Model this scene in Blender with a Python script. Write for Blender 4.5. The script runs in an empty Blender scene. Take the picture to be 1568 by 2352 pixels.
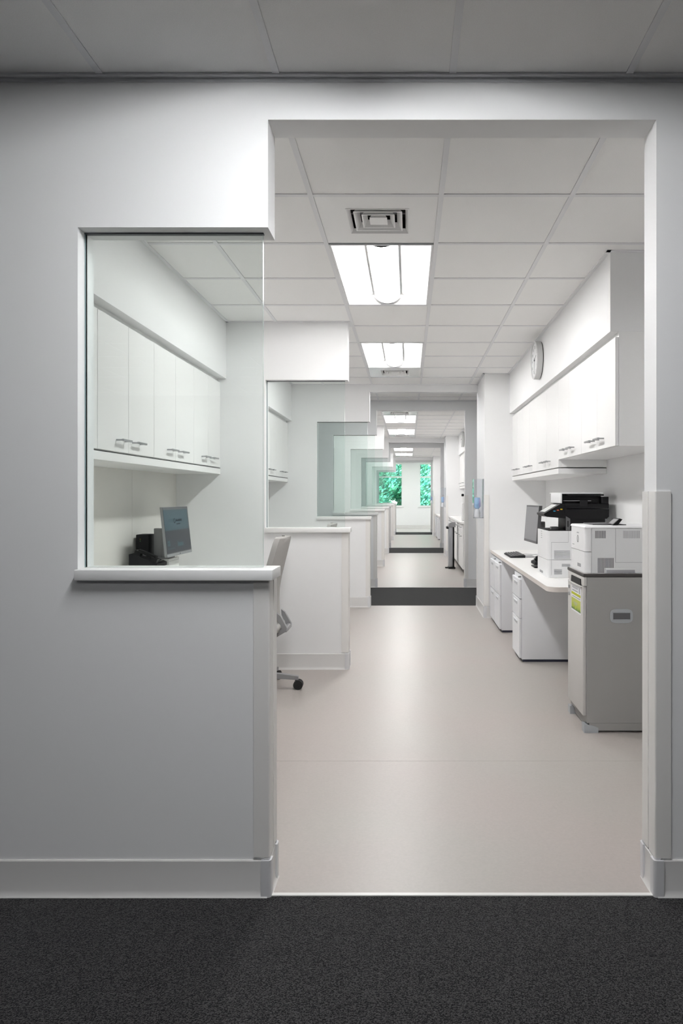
import bpy, bmesh, math, random
from mathutils import Vector, Matrix
random.seed(7)
R = math.radians
SC = bpy.context.scene
COL = SC.collection
# ------------------------------------------------------------------ camera
F, X0, YH = 1568.0, 938.0, 1140.0
CAMZ = 1.375
cam = bpy.data.cameras.new('camera'); camo = bpy.data.objects.new('camera', cam); COL.objects.link(camo)
cam.sensor_fit = 'HORIZONTAL'; cam.sensor_width = 24.0; cam.lens = 24.0 * F / 1568.0
cam.shift_x = -(X0 - 784.0) / 1568.0
cam.shift_y = -(1176.0 - YH) / 1568.0
cam.clip_start = 0.05; cam.clip_end = 200
camo.location = (0, 0, CAMZ); camo.rotation_euler = (R(90), 0, 0)
SC.camera = camo
# ------------------------------------------------------------------ world, sun, exposure
W = bpy.data.worlds.new('world'); SC.world = W; W.use_nodes = True
bg = W.node_tree.nodes['Background']; bg.inputs[0].default_value = (0.80, 0.90, 1.0, 1); bg.inputs[1].default_value = 5.0
sl = bpy.data.lights.new('sun', 'SUN'); sl.energy = 2.6; sl.angle = R(1.0); sl.color = (1, .97, .9)
so = bpy.data.objects.new('sun', sl); COL.objects.link(so); so.rotation_euler = (R(42), 0, R(-25)); so.location = (0, 20, 12)
SC.view_settings.view_transform = 'Standard'; SC.view_settings.look = 'None'
SC.view_settings.gamma = 1.0; SC.view_settings.use_curve_mapping = False
SC.view_settings.exposure = 0.9
E_ROOM = 28.5      # radiance of the lamp baskets in the rooms
E_HALL = 35.0      # of those in the carpeted corridors
cy = SC.cycles
cy.max_bounces = 12; cy.diffuse_bounces = 7; cy.glossy_bounces = 6; cy.transmission_bounces = 6
cy.transparent_max_bounces = 48; cy.sample_clamp_indirect = 6.0; cy.use_denoising = True

# ------------------------------------------------------------------ materials
MATS = {}
def nt(name):
    m = bpy.data.materials.new(name); m.use_nodes = True
    return m, m.node_tree.nodes, m.node_tree.links
def pm(name, col, rough=.5, metal=0, spec=.5, noise=None, bump=None, coat=0):
    """principled; noise=(scale, amount) varies the colour, bump=(scale, strength)"""
    m, N, L = nt(name); b = N['Principled BSDF']
    b.inputs['Base Color'].default_value = (*col, 1); b.inputs['Roughness'].default_value = rough
    b.inputs['Metallic'].default_value = metal; b.inputs['Specular IOR Level'].default_value = spec
    b.inputs['Coat Weight'].default_value = coat
    tc = N.new('ShaderNodeTexCoord')
    if noise:
        n = N.new('ShaderNodeTexNoise'); n.inputs['Scale'].default_value = noise[0]; n.inputs['Detail'].default_value = 4
        L.new(tc.outputs['Object'], n.inputs['Vector'])
        r = N.new('ShaderNodeValToRGB'); a = noise[1]
        r.color_ramp.elements[0].position = .3; r.color_ramp.elements[1].position = .7
        r.color_ramp.elements[0].color = (*[c * (1 - a) for c in col], 1)
        r.color_ramp.elements[1].color = (*[min(1, c * (1 + a)) for c in col], 1)
        L.new(n.outputs['Fac'], r.inputs[0]); L.new(r.outputs[0], b.inputs['Base Color'])
    if bump:
        n2 = N.new('ShaderNodeTexNoise'); n2.inputs['Scale'].default_value = bump[0]; n2.inputs['Detail'].default_value = 3
        L.new(tc.outputs['Object'], n2.inputs['Vector'])
        bp = N.new('ShaderNodeBump'); bp.inputs['Strength'].default_value = bump[1]; bp.inputs['Distance'].default_value = .002
        L.new(n2.outputs['Fac'], bp.inputs['Height']); L.new(bp.outputs[0], b.inputs['Normal'])
    MATS[name] = m; return m
def emit(name, col, s):
    m, N, L = nt(name); b = N['Principled BSDF']
    b.inputs['Base Color'].default_value = (.9, .9, .9, 1); b.inputs['Emission Color'].default_value = (*col, 1); b.inputs['Emission Strength'].default_value = s
    MATS[name] = m; return m
def thin_glass(name, tint, f0=.04, rough=0.0):
    m, N, L = nt(name); N.remove(N['Principled BSDF']); out = N['Material Output']
    lw = N.new('ShaderNodeLayerWeight'); lw.inputs['Blend'].default_value = .5
    p = N.new('ShaderNodeMath'); p.operation = 'POWER'; p.inputs[1].default_value = 5
    a = N.new('ShaderNodeMath'); a.operation = 'MULTIPLY_ADD'; a.inputs[1].default_value = 1 - f0; a.inputs[2].default_value = f0
    L.new(lw.outputs['Facing'], p.inputs[0]); L.new(p.outputs[0], a.inputs[0])
    t = N.new('ShaderNodeBsdfTransparent'); t.inputs[0].default_value = (*tint, 1)
    g = N.new('ShaderNodeBsdfGlossy'); g.inputs['Roughness'].default_value = rough
    mx = N.new('ShaderNodeMixShader'); L.new(a.outputs[0], mx.inputs[0]); L.new(t.outputs[0], mx.inputs[1]); L.new(g.outputs[0], mx.inputs[2])
    L.new(mx.outputs[0], out.inputs[0]); MATS[name] = m; return m

pm('wall', (.85, .853, .858), .55, noise=(1.5, .01), bump=(220, .06))
pm('low_bounce', (.26, .26, .27), .6, bump=(220, .06))  # unseen walls around the camera, darkened to cut bounced light
pm('tile', (.92, .918, .91), .9, noise=(300, .03), bump=(400, .25))
pm('grid', (.80, .805, .82), .5)
pm('vent_white', (.90, .90, .895), .4)
pm('vent_metal', (.82, .83, .85), .22, .55)
pm('duct', (.03, .03, .03), .9)
pm('guard', (.80, .785, .765), .4)
pm('cap', (.84, .84, .835), .35)
pm('base', (.70, .69, .68), .4)
pm('base_cap', (.67, .67, .685), .35)
pm('gap', (.25, .22, .19), .8)
pm('cab', (.86, .86, .855), .38)
pm('panel', (.76, .745, .71), .5, noise=(3, .015))
pm('steel', (.42, .43, .44), .3, .9)
pm('counter', (.87, .865, .85), .35)
pm('counter_edge', (.72, .67, .63), .45)
pm('file', (.80, .81, .84), .35)
pm('file_shade', (.55, .56, .59), .5); pm('file_dark', (.03, .035, .06), .5)
pm('console', (.315, .31, .30), .5)  # darker copy of the front's grey: side shade put into the colour
pm('console_front', (.58, .565, .55), .45)
pm('console_dark', (.045, .04, .038), .5)
pm('console_foot', (.40, .42, .44), .5)
pm('plastic_white', (.82, .825, .835), .4)
pm('plastic_light', (.70, .705, .71), .45)
pm('plastic_seam', (.33, .33, .35), .6)
pm('slit', (.10, .10, .11), .7)
pm('black', (.006, .006, .007), .4, 0, .22)
pm('black_matte', (.012, .012, .014), .6, 0, .2)
pm('dark_grey', (.10, .10, .105), .45)
pm('mid_grey', (.27, .27, .28), .45)
pm('silver', (.33, .34, .35), .4, .5)
pm('screen_grey', (.62, .63, .63), .3)
pm('chair_fabric', (.36, .35, .335), .8, bump=(600, .3))
pm('chair_shell', (.62, .61, .60), .5)
pm('chair_frame', (.28, .28, .285), .45)
pm('rubber', (.012, .012, .012), .5)
pm('clock_rim', (.66, .665, .665), .35)
pm('clock_face', (.82, .83, .84), .4)
pm('ink', (.14, .15, .16), .6)
pm('ink_soft', (.42, .43, .45), .6)
pm('paper', (.86, .86, .89), .6)
pm('lime', (.48, .50, .02), .6)
pm('cyan', (.02, .35, .6), .5); pm('red', (.75, .12, .04), .5); pm('yellow', (.85, .6, .02), .5); pm('led', (.3, .8, .25), .4)
pm('blue_liquid', (.38, .58, .82), .25); pm('violet_label', (.42, .42, .66), .4)
pm('bin_steel', (.36, .37, .39), .35, .6); pm('bin_side', (.16, .16, .17), .4, .4)
pm('bark', (.10, .07, .05), .9, noise=(8, .3)); pm('ground', (.14, .26, .08), .95, noise=(2, .3))
pm('thresh', (.78, .77, .75), .35)
pm('seam', (.36, .33, .31), .7)
thin_glass('glass', (.958, .987, .978), .032)
thin_glass('acrylic', (.965, .972, .985), .06)
thin_glass('window_glass', (.965, .985, .98))
pm('seal', (.22, .30, .31), .4); pm('glass_edge', (.60, .74, .72), .15)
emit('lamp_room', (1, .985, .97), E_ROOM); emit('lamp_hall', (.985, .99, 1), E_HALL)
pm('reflector', (.88, .88, .88), .6); pm('lamp_edge', (.06, .06, .06), .8)
emit('screen_top', (.055, .13, .16), .26); emit('screen_low', (.045, .05, .065), .2); emit('screen_text', (.06, .16, .19), .38)
for k in ('screen_top', 'screen_low', 'screen_text'):
    MATS[k].node_tree.nodes['Principled BSDF'].inputs['Base Color'].default_value = (.02, .022, .025, 1)
    MATS[k].node_tree.nodes['Principled BSDF'].inputs['Roughness'].default_value = .3
    MATS[k].node_tree.nodes['Principled BSDF'].inputs['Specular IOR Level'].default_value = .25

def make_vinyl():
    m, N, L = nt('vinyl'); b = N['Principled BSDF']; tc = N.new('ShaderNodeTexCoord')
    n = N.new('ShaderNodeTexNoise'); n.inputs['Scale'].default_value = 1.3; n.inputs['Detail'].default_value = 2; L.new(tc.outputs['Object'], n.inputs['Vector'])
    r = N.new('ShaderNodeValToRGB'); r.color_ramp.elements[0].position = .35; r.color_ramp.elements[1].position = .65
    r.color_ramp.elements[0].color = (.435, .392, .370, 1); r.color_ramp.elements[1].color = (.425, .400, .374, 1)
    L.new(n.outputs['Fac'], r.inputs[0])
    n2 = N.new('ShaderNodeTexNoise'); n2.inputs['Scale'].default_value = 90; n2.inputs['Detail'].default_value = 5; L.new(tc.outputs['Object'], n2.inputs['Vector'])
    mx = N.new('ShaderNodeMixRGB'); mx.blend_type = 'MULTIPLY'; mx.inputs[0].default_value = 1
    r2 = N.new('ShaderNodeValToRGB'); r2.color_ramp.elements[0].position = .3; r2.color_ramp.elements[1].position = .7
    r2.color_ramp.elements[0].color = (.94, .94, .94, 1); r2.color_ramp.elements[1].color = (1.0, 1.0, 1.0, 1)
    L.new(n2.outputs['Fac'], r2.inputs[0]); L.new(r.outputs[0], mx.inputs[1]); L.new(r2.outputs[0], mx.inputs[2]); L.new(mx.outputs[0], b.inputs['Base Color'])
    b.inputs['Roughness'].default_value = .36; b.inputs['Specular IOR Level'].default_value = .5
    n3 = N.new('ShaderNodeTexNoise'); n3.inputs['Scale'].default_value = 260; L.new(tc.outputs['Object'], n3.inputs['Vector'])
    bp = N.new('ShaderNodeBump'); bp.inputs['Strength'].default_value = .08; bp.inputs['Distance'].default_value = .001
    L.new(n3.outputs['Fac'], bp.inputs['Height']); L.new(bp.outputs[0], b.inputs['Normal']); MATS['vinyl'] = m
def make_carpet():
    m, N, L = nt('carpet'); b = N['Principled BSDF']; tc = N.new('ShaderNodeTexCoord')
    n = N.new('ShaderNodeTexNoise'); n.inputs['Scale'].default_value = 260; n.inputs['Detail'].default_value = 2; L.new(tc.outputs['Object'], n.inputs['Vector'])
    r = N.new('ShaderNodeValToRGB'); r.color_ramp.elements[0].position = .42; r.color_ramp.elements[1].position = .62
    r.color_ramp.elements[0].color = (.005, .005, .006, 1); r.color_ramp.elements[1].color = (.062, .061, .062, 1)
    L.new(n.outputs['Fac'], r.inputs[0]); L.new(r.outputs[0], b.inputs['Base Color'])
    b.inputs['Roughness'].default_value = .95; b.inputs['Specular IOR Level'].default_value = .1; b.inputs['Sheen Weight'].default_value = .14; b.inputs['Sheen Roughness'].default_value = .4
    bp = N.new('ShaderNodeBump'); bp.inputs['Strength'].default_value = .8; bp.inputs['Distance'].default_value = .006
    L.new(n.outputs['Fac'], bp.inputs['Height']); L.new(bp.outputs[0], b.inputs['Normal']); MATS['carpet'] = m
def make_print():
    m, N, L = nt('grass_print'); b = N['Principled BSDF']; tc = N.new('ShaderNodeTexCoord'); sp = N.new('ShaderNodeSeparateXYZ')
    L.new(tc.outputs['Generated'], sp.inputs[0])
    n = N.new('ShaderNodeTexNoise'); n.inputs['Scale'].default_value = 9; mp = N.new('ShaderNodeMapping'); mp.inputs['Scale'].default_value = (1, 2.2, .35)
    L.new(tc.outputs['Generated'], mp.inputs[0]); L.new(mp.outputs[0], n.inputs['Vector'])
    a = N.new('ShaderNodeMath'); a.operation = 'MULTIPLY_ADD'; a.inputs[1].default_value = .7; L.new(n.outputs['Fac'], a.inputs[0]); L.new(sp.outputs['Z'], a.inputs[2])
    r = N.new('ShaderNodeValToRGB'); e = r.color_ramp.elements
    e[0].position = .38; e[0].color = (.02, .11, .03, 1); e[1].position = 1.0; e[1].color = (.52, .56, .10, 1)
    k = e.new(.58); k.color = (.36, .45, .02, 1)
    L.new(a.outputs[0], r.inputs[0]); L.new(r.outputs[0], b.inputs['Base Color']); b.inputs['Roughness'].default_value = .5; MATS['grass_print'] = m
def make_leaf():
    m, N, L = nt('leaf'); b = N['Principled BSDF']; oi = N.new('ShaderNodeTexCoord')
    n = N.new('ShaderNodeTexNoise'); n.inputs['Scale'].default_value = 3; L.new(oi.outputs['Object'], n.inputs['Vector'])
    r = N.new('ShaderNodeValToRGB'); r.color_ramp.elements[0].position = .35; r.color_ramp.elements[1].position = .68
    r.color_ramp.elements[0].color = (.003, .19, .135, 1); r.color_ramp.elements[1].color = (.20, .60, .38, 1)
    L.new(n.outputs['Fac'], r.inputs[0]); L.new(r.outputs[0], b.inputs['Base Color']); b.inputs['Roughness'].default_value = .4; MATS['leaf'] = m
make_vinyl(); make_carpet(); make_print(); make_leaf()

# ------------------------------------------------------------------ mesh helpers
def bx(bm, x0, x1, y0, y1, z0, z1, bev=0, seg=2, mi=0, only=None):
    x0, x1 = sorted((x0, x1)); y0, y1 = sorted((y0, y1)); z0, z1 = sorted((z0, z1))
    r = bmesh.ops.create_cube(bm, size=1.0)
    vs = r['verts']
    for v in vs:
        v.co = Vector(((x0 + x1) / 2 + v.co.x * (x1 - x0), (y0 + y1) / 2 + v.co.y * (y1 - y0), (z0 + z1) / 2 + v.co.z * (z1 - z0)))
    fs = list({f for v in vs for f in v.link_faces})
    for f in fs: f.material_index = mi
    if bev > 0:
        es = list({e for v in vs for e in v.link_edges})
        if only is not None: es = [e for e in es if only(e.verts[0].co, e.verts[1].co)]
        b = min(bev, .49 * min(x1 - x0, y1 - y0, z1 - z0)) if only is None else bev
        bmesh.ops.bevel(bm, geom=es, offset=b, segments=seg, affect='EDGES', profile=.5)
def prism(bm, pts, axis, a0, a1, mi=0):
    """pts: 2-D outline; axis 'x' -> pts are (y,z), 'y' -> (x,z), 'z' -> (x,y)"""
    def P(u, v, a): return {'x': (a, u, v), 'y': (u, a, v), 'z': (u, v, a)}[axis]
    A = [bm.verts.new(P(u, v, a0)) for u, v in pts]; B = [bm.verts.new(P(u, v, a1)) for u, v in pts]
    fs = [bm.faces.new(A), bm.faces.new(B[::-1])]
    n = len(pts)
    for i in range(n): fs.append(bm.faces.new((A[i], B[i], B[(i + 1) % n], A[(i + 1) % n])))
    for f in fs: f.material_index = mi
    bmesh.ops.recalc_face_normals(bm, faces=fs)
def cyl(bm, p0, p1, r0, r1=None, n=20, mi=0, caps=True):
    r1 = r0 if r1 is None else r1
    p0, p1 = Vector(p0), Vector(p1); d = (p1 - p0).normalized()
    u = d.orthogonal().normalized(); w = d.cross(u); fs = []
    A, B = [], []
    for i in range(n):
        c, s = math.cos(2 * math.pi * i / n), math.sin(2 * math.pi * i / n)
        A.append(bm.verts.new(p0 + (u * c + w * s) * r0)); B.append(bm.verts.new(p1 + (u * c + w * s) * r1))
    for i in range(n): fs.append(bm.faces.new((A[i], A[(i + 1) % n], B[(i + 1) % n], B[i])))
    if caps: fs.append(bm.faces.new(A[::-1])); fs.append(bm.faces.new(B))
    for f in fs: f.material_index = mi
    bmesh.ops.recalc_face_normals(bm, faces=fs)
def tube(bm, pts, r, n=8):
    for a, b in zip(pts[:-1], pts[1:]): cyl(bm, a, b, r, n=n)
def lathe(bm, prof, c, n=24):
    rings = []
    for r, z in prof:
        rings.append([bm.verts.new((c[0] + r * math.cos(2 * math.pi * i / n), c[1] + r * math.sin(2 * math.pi * i / n), c[2] + z)) for i in range(n)])
    fs = []
    for A, B in zip(rings[:-1], rings[1:]):
        for i in range(n): fs.append(bm.faces.new((A[i], A[(i + 1) % n], B[(i + 1) % n], B[i])))
    fs.append(bm.faces.new(rings[0][::-1])); fs.append(bm.faces.new(rings[-1]))
    bmesh.ops.recalc_face_normals(bm, faces=fs)
def wpos(o):
    p = Vector((0, 0, 0))
    while o: p += o.location; o = o.parent
    return p
def ob(name, bm, mats, parent=None, smooth=True):
    """bmesh in world coordinates -> one mesh object"""
    if isinstance(mats, str): mats = [mats]
    me = bpy.data.meshes.new(name)
    cs = [v.co for v in bm.verts]
    lo = Vector([min(c[i] for c in cs) for i in range(3)]); hi = Vector([max(c[i] for c in cs) for i in range(3)])
    org = Vector(((lo.x + hi.x) / 2, (lo.y + hi.y) / 2, lo.z))
    bmesh.ops.translate(bm, verts=bm.verts, vec=-org)
    bm.to_mesh(me); bm.free()
    for k in mats: me.materials.append(MATS[k])
    if smooth:
        me.polygons.foreach_set('use_smooth', [True] * len(me.polygons)); me.set_sharp_from_angle(angle=R(32))
    o = bpy.data.objects.new(name, me); COL.objects.link(o)
    if parent: o.parent = parent; o.location = org - wpos(parent)
    else: o.location = org
    return o
def BM(): return bmesh.new()
def box(name, mat, parent, *a, bev=0, seg=2):
    b = BM(); bx(b, *a, bev=bev, seg=seg); return ob(name, b, mat, parent)
def empty(name, loc):
    o = bpy.data.objects.new(name, None); COL.objects.link(o); o.location = loc; o.empty_display_size = .05
    return o
def tag(o, label=None, cat=None, group=None, kind=None):
    if label: o['label'] = label
    if cat: o['category'] = cat
    if group: o['group'] = group
    if kind: o['kind'] = kind
    return o
def thing(name, loc, label, cat, group=None): return tag(empty(name, loc), label, cat, group)
def struct(o, label=None): return tag(o, label, kind='structure')
def copy_tree(o, off=(0, 0, 0), parent=None, label=None, group=None):
    c = o.copy(); COL.objects.link(c); c.parent = parent
    if parent is None: c.location = o.location + Vector(off)
    if label: c['label'] = label
    if group: c['group'] = group
    for ch in o.children: copy_tree(ch, parent=c)
    return c

# ------------------------------------------------------------------ dimensions
U = 7.95                                  # one room + one corridor
JL, JR = -.484, .853                      # jambs of the openings
PL, WL, WR = -1.139, -1.853, 1.55         # left edge of the glazed opening, room side walls
YF0, YF1 = 2.351, 2.471                   # front wall
YM0, YM1 = 5.43, 5.55                     # middle partition
YB0, YB1 = 8.47, 8.59                     # exit wall (room side, corridor side)
YP = 7.72                                 # face of the pillar
ZH, ZS, ZHEAD, ZG = 1.088, 1.125, 2.672, 2.3015
ZC, ZCC = 2.760, 2.817                    # ceilings of rooms and corridors
TOP = 3.0
T = .603; GX = -.4525; GY = 2.544
XL, XR = -2.9, 2.8                        # corridor ends
HX = [(-4.5, 4.5)] + [(XL, XR)] * 3       # width of the carpeted space in front of each grey wall
ORD = ['nearest', 'second', 'third', 'farthest']

# ------------------------------------------------------------------ wall fittings
def guard(name, parent, cx, cyy, sx, sy, z0, z1, wx=.048, wy=.054):
    """angle of warm white vinyl on an outside corner; sx, sy: direction of the solid wall seen from the corner"""
    t = .007; r = .006
    ox, oy = cx - sx * t, cyy - sy * t
    pts = [(cx + sx * wx, oy), (cx + sx * wx, cyy), (cx, cyy), (cx, cyy + sy * wy), (ox, cyy + sy * wy)]
    for k in range(5):
        a = math.pi / 2 * k / 4
        pts.append((ox + sx * r * (1 - math.cos(a)), oy + sy * r * (1 - math.sin(a))))
    b = BM(); prism(b, pts, 'z', z0, z1); return ob(name, b, 'guard', parent)
def base_run(bm, p0, p1, n):
    """cove base along a wall from p0 to p1 (xy); n = outward normal"""
    prof = [(0, .125), (.004, .125), (.0065, .121), (.0065, .022), (.010, .008), (.016, .001), (.016, 0), (0, 0)]
    p0, p1, n = Vector(p0), Vector(p1), Vector(n)
    A = [bm.verts.new((p0.x + n.x * d, p0.y + n.y * d, z)) for d, z in prof]
    B = [bm.verts.new((p1.x + n.x * d, p1.y + n.y * d, z)) for d, z in prof]
    fs = [bm.faces.new(A), bm.faces.new(B[::-1])]
    for i in range(len(prof)): j = (i + 1) % len(prof); fs.append(bm.faces.new((A[i], B[i], B[j], A[j])))
    bmesh.ops.recalc_face_normals(bm, faces=fs)
def base_cap(parent, cx, cyy, sx, sy):
    t = .0135; r = .012; w = .022
    ox, oy = cx - sx * t, cyy - sy * t
    pts = [(cx + sx * w, oy), (cx + sx * w, cyy), (cx, cyy), (cx, cyy + sy * w), (ox, cyy + sy * w)]
    for k in range(6):
        a = math.pi / 2 * k / 5
        pts.append((ox + sx * r * (1 - math.cos(a)), oy + sy * r * (1 - math.sin(a))))
    b = BM(); prism(b, pts, 'z', 0, .126)
    inner = [(cx + (x - cx) * .55, cyy + (y - cyy) * .55) for x, y in pts]
    prism(b, inner, 'z', .126, .133)
    return ob('base_corner', b, 'base_cap', parent)
def wall_cap(parent, y0, y1):
    b = BM(); bx(b, PL + .002, JL + .022, y0 - .033, y1 - .003, ZH, ZS, bev=.003, seg=2)
    return ob('wall_cap', b, 'cap', parent)
def glass_screen(y0, label):
    yc = y0 + .056
    t = thing('glass_screen', (-.82, yc, ZS), label, 'glass screen', 'glass screens above the half walls')
    b = BM(); bx(b, PL + .004, JL - .028, yc - .005, yc + .005, ZS, ZG - .004)
    b.faces.ensure_lookup_table()
    for f in b.faces:
        f.normal_update(); f.material_index = 0 if abs(f.normal.y) > .5 else 1
    ob('pane', b, ['glass', 'glass_edge'], t, smooth=False)
    b = BM(); bx(b, PL, JL - .026, yc - .008, yc + .008, ZG - .005, ZG); ob('gasket', b, 'ink', t)
    b = BM(); bx(b, PL, PL + .004, yc - .0055, yc + .0055, ZS, ZG - .005); ob('edge_seal', b, 'seal', t)
    return t

def front_wall(m):
    oy = m * U; y0, y1 = YF0 + oy, YF1 + oy; XL, XR = HX[m]
    b = BM()
    prism(b, [(XL, 0), (JL, 0), (JL, ZH), (PL, ZH), (PL, ZG), (JL, ZG), (JL, ZHEAD), (JR, ZHEAD), (JR, 0), (XR, 0), (XR, TOP), (XL, TOP)], 'y', y0, y1)
    w = ob('wall_front', b, 'wall')
    struct(w, 'light grey wall with glazed opening and doorway, %s from the camera' % ORD[m])
    wall_cap(w, y0, y1)
    guard('corner_guard', w, JL, y0, -1, 1, .135, ZH); guard('corner_guard', w, JL, y1, -1, -1, .135, ZH)
    guard('corner_guard', w, JR, y0, 1, 1, .131, 1.392); guard('corner_guard', w, JR, y1, 1, -1, .131, 1.392)
    b = BM(); base_run(b, (XL, y0), (JL, y0), (0, -1)); base_run(b, (JL, y0), (JL, y1), (1, 0)); base_run(b, (WL, y1), (JL, y1), (0, 1))
    base_run(b, (JR, y0), (XR, y0), (0, -1)); base_run(b, (JR, y0), (JR, y1), (-1, 0)); base_run(b, (JR, y1), (WR, y1), (0, 1))
    bb = struct(ob('baseboard_front', b, 'base'), 'grey vinyl baseboard along the %s light grey wall' % ORD[m])
    for (cx, c, sx, sy) in ((JL, y0, -1, 1), (JL, y1, -1, -1), (JR, y0, 1, 1), (JR, y1, 1, -1)): base_cap(bb, cx, c, sx, sy)
    b = BM(); bx(b, XL, XR, y0 - .022, y0, ZCC - .003, ZCC + .012); bx(b, XL, XR, y0 - .003, y0, ZCC - .016, ZCC)
    tr = struct(ob('trim_%d' % (m + 1), b, 'grid'), 'metal wall angle under the corridor ceiling at the %s grey wall' % ORD[m])
    b = BM(); bx(b, JL, JR, y0 - .004, y0 + .012, 0, .0035)
    struct(ob('trim_%d' % (m + 11), b, 'thresh'), 'pale strip where vinyl meets carpet at the %s doorway' % ORD[m])
    if m == 0: lab = 'tall clear glass screen in the foreground wall, nearest the camera'
    elif m < 3: lab = 'glass screen in the grey corridor wall of the %s room' % ORD[m]
    else: lab = 'farthest glass screen, just in front of the left garden window'
    glass_screen(y0, lab)
def mid_wall(m):
    oy = m * U; y0, y1 = YM0 + oy, YM1 + oy
    b = BM(); prism(b, [(WL, 0), (JL, 0), (JL, ZH), (PL, ZH), (PL, ZG), (JL, ZG), (JL, TOP), (WL, TOP)], 'y', y0, y1)
    w = struct(ob('wall_partition', b, 'wall'), 'white half-height partition halfway down the %s room' % ORD[m])
    wall_cap(w, y0, y1)
    guard('corner_guard', w, JL, y0, -1, 1, .135, ZH); guard('corner_guard', w, JL, y1, -1, -1, .135, ZH)
    b = BM(); base_run(b, (WL, y0), (JL, y0), (0, -1)); base_run(b, (JL, y0), (JL, y1), (1, 0)); base_run(b, (WL, y1), (JL, y1), (0, 1))
    bb = struct(ob('baseboard_partition', b, 'base'), 'baseboard of the partition in the %s room' % ORD[m])
    base_cap(bb, JL, y0, -1, 1); base_cap(bb, JL, y1, -1, -1)
    glass_screen(y0, 'glass screen on the half-height partition in the middle of the %s room' % ORD[m])
def exit_wall(m, glass=True):
    oy = m * U; y0, y1 = YB0 + oy, YB1 + oy; yp = YP + oy; jr = .86
    b = BM()
    prism(b, [(XL, 0), (JL, 0), (JL, ZH), (PL, ZH), (PL, ZG), (JL, ZG), (JL, ZHEAD), (jr, ZHEAD), (jr, 0), (XR, 0), (XR, TOP), (XL, TOP)], 'y', y0, y1)
    bx(b, jr, WR + .05, yp, y0, 0, TOP)
    nm = ORD[m] if m >= 0 else 'rear'
    w = struct(ob('wall_back', b, 'wall'), 'white wall with doorway and pillar at the far end of the %s room' % nm)
    wall_cap(w, y0, y1)
    guard('corner_guard', w, JL, y0, -1, 1, .135, ZH); guard('corner_guard', w, JL, y1, -1, -1, .135, ZH)
    guard('corner_guard', w, jr, yp, 1, 1, .135, 1.392, wy=.05); guard('corner_guard', w, jr, y1, 1, -1, .135, 1.392)
    b = BM(); base_run(b, (WL, y0), (JL, y0), (0, -1)); base_run(b, (JL, y0), (JL, y1), (1, 0)); base_run(b, (XL, y1), (JL, y1), (0, 1))
    base_run(b, (jr, yp), (WR, yp), (0, -1)); base_run(b, (jr, yp), (jr, y1), (-1, 0)); base_run(b, (jr, y1), (XR, y1), (0, 1))
    bb = struct(ob('baseboard_back', b, 'base'), 'baseboard of the exit wall and pillar in the %s room' % nm)
    base_cap(bb, JL, y0, -1, 1); base_cap(bb, JL, y1, -1, -1); base_cap(bb, jr, yp, 1, 1); base_cap(bb, jr, y1, 1, -1)
    if glass: glass_screen(y0, 'glass screen in the exit wall of the %s room, before the carpet' % nm)

# ------------------------------------------------------------------ ceilings
TILE_ME = {}
def tile(parent, x0, x1, y0, y1, z):
    g = .0105; w, d = x1 - x0 - 2 * g, y1 - y0 - 2 * g
    if w < .02 or d < .02: return
    key = (round(w, 3), round(d, 3))
    if key not in TILE_ME:
        b = BM(); bx(b, -w / 2, w / 2, -d / 2, d / 2, 0, .014, bev=.002, seg=1)
        me = bpy.data.meshes.new('ceiling_tile'); b.to_mesh(me); b.free(); me.materials.append(MATS['tile']); TILE_ME[key] = me
    o = bpy.data.objects.new('ceiling_tile', TILE_ME[key]); COL.objects.link(o); o.parent = parent
    o.location = Vector(((x0 + x1) / 2, (y0 + y1) / 2, z + .0046)) - wpos(parent)
def ceiling(label, xa, xb, ya, yb, z, gy, skip):
    """lay-in ceiling; skip = list of (x index, y start, y end) holes for lamps and vents"""
    b = BM(); bx(b, xa - .02, xb + .02, ya - .02, yb + .02, z + .10, z + .13)
    c = struct(ob('ceiling', b, 'tile'), label)
    i0 = math.ceil((xa - GX) / T - 1e-6); xs = [GX + T * i for i in range(i0, 99) if GX + T * i < xb - .03]
    xs = [x for x in xs if x > xa + .03]
    j0 = math.ceil((ya - gy) / T - 1e-6); ys = [gy + T * j for j in range(j0, 99) if gy + T * j < yb - .03]
    ys = [y for y in ys if y > ya + .03]
    def hole(x0, x1, y0, y1):
        cx, cyy = (x0 + x1) / 2, (y0 + y1) / 2
        return any(GX + T * i < cx < GX + T * (i + 1) and a < cyy < d for i, a, d in skip)
    X, Y = [xa] + xs + [xb], [ya] + ys + [yb]
    for x0, x1 in zip(X[:-1], X[1:]):
        for y0, y1 in zip(Y[:-1], Y[1:]):
            if not hole(x0, x1, y0, y1): tile(c, x0, x1, y0, y1, z)
    for x in xs:
        b = BM(); bx(b, x - .012, x + .012, ya, yb, z, z + .004); bx(b, x - .002, x + .002, ya, yb, z + .004, z + .03); ob('grid_bar', b, 'grid', c, smooth=False)
    for y in ys:
        for x0, x1 in zip(X[:-1], X[1:]):
            if any(GX + T * i < (x0 + x1) / 2 < GX + T * (i + 1) and a + .01 < y < d - .01 for i, a, d in skip): continue
            b = BM(); bx(b, x0 + .012, x1 - .012, y - .012, y + .012, z + .0004, z + .0044); ob('grid_bar', b, 'grid', c, smooth=False)
    return c
def wall_angle(b, x0, x1, y0, y1): bx(b, x0, x1, y0, y1, ZC - .002, ZC + .012)

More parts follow.
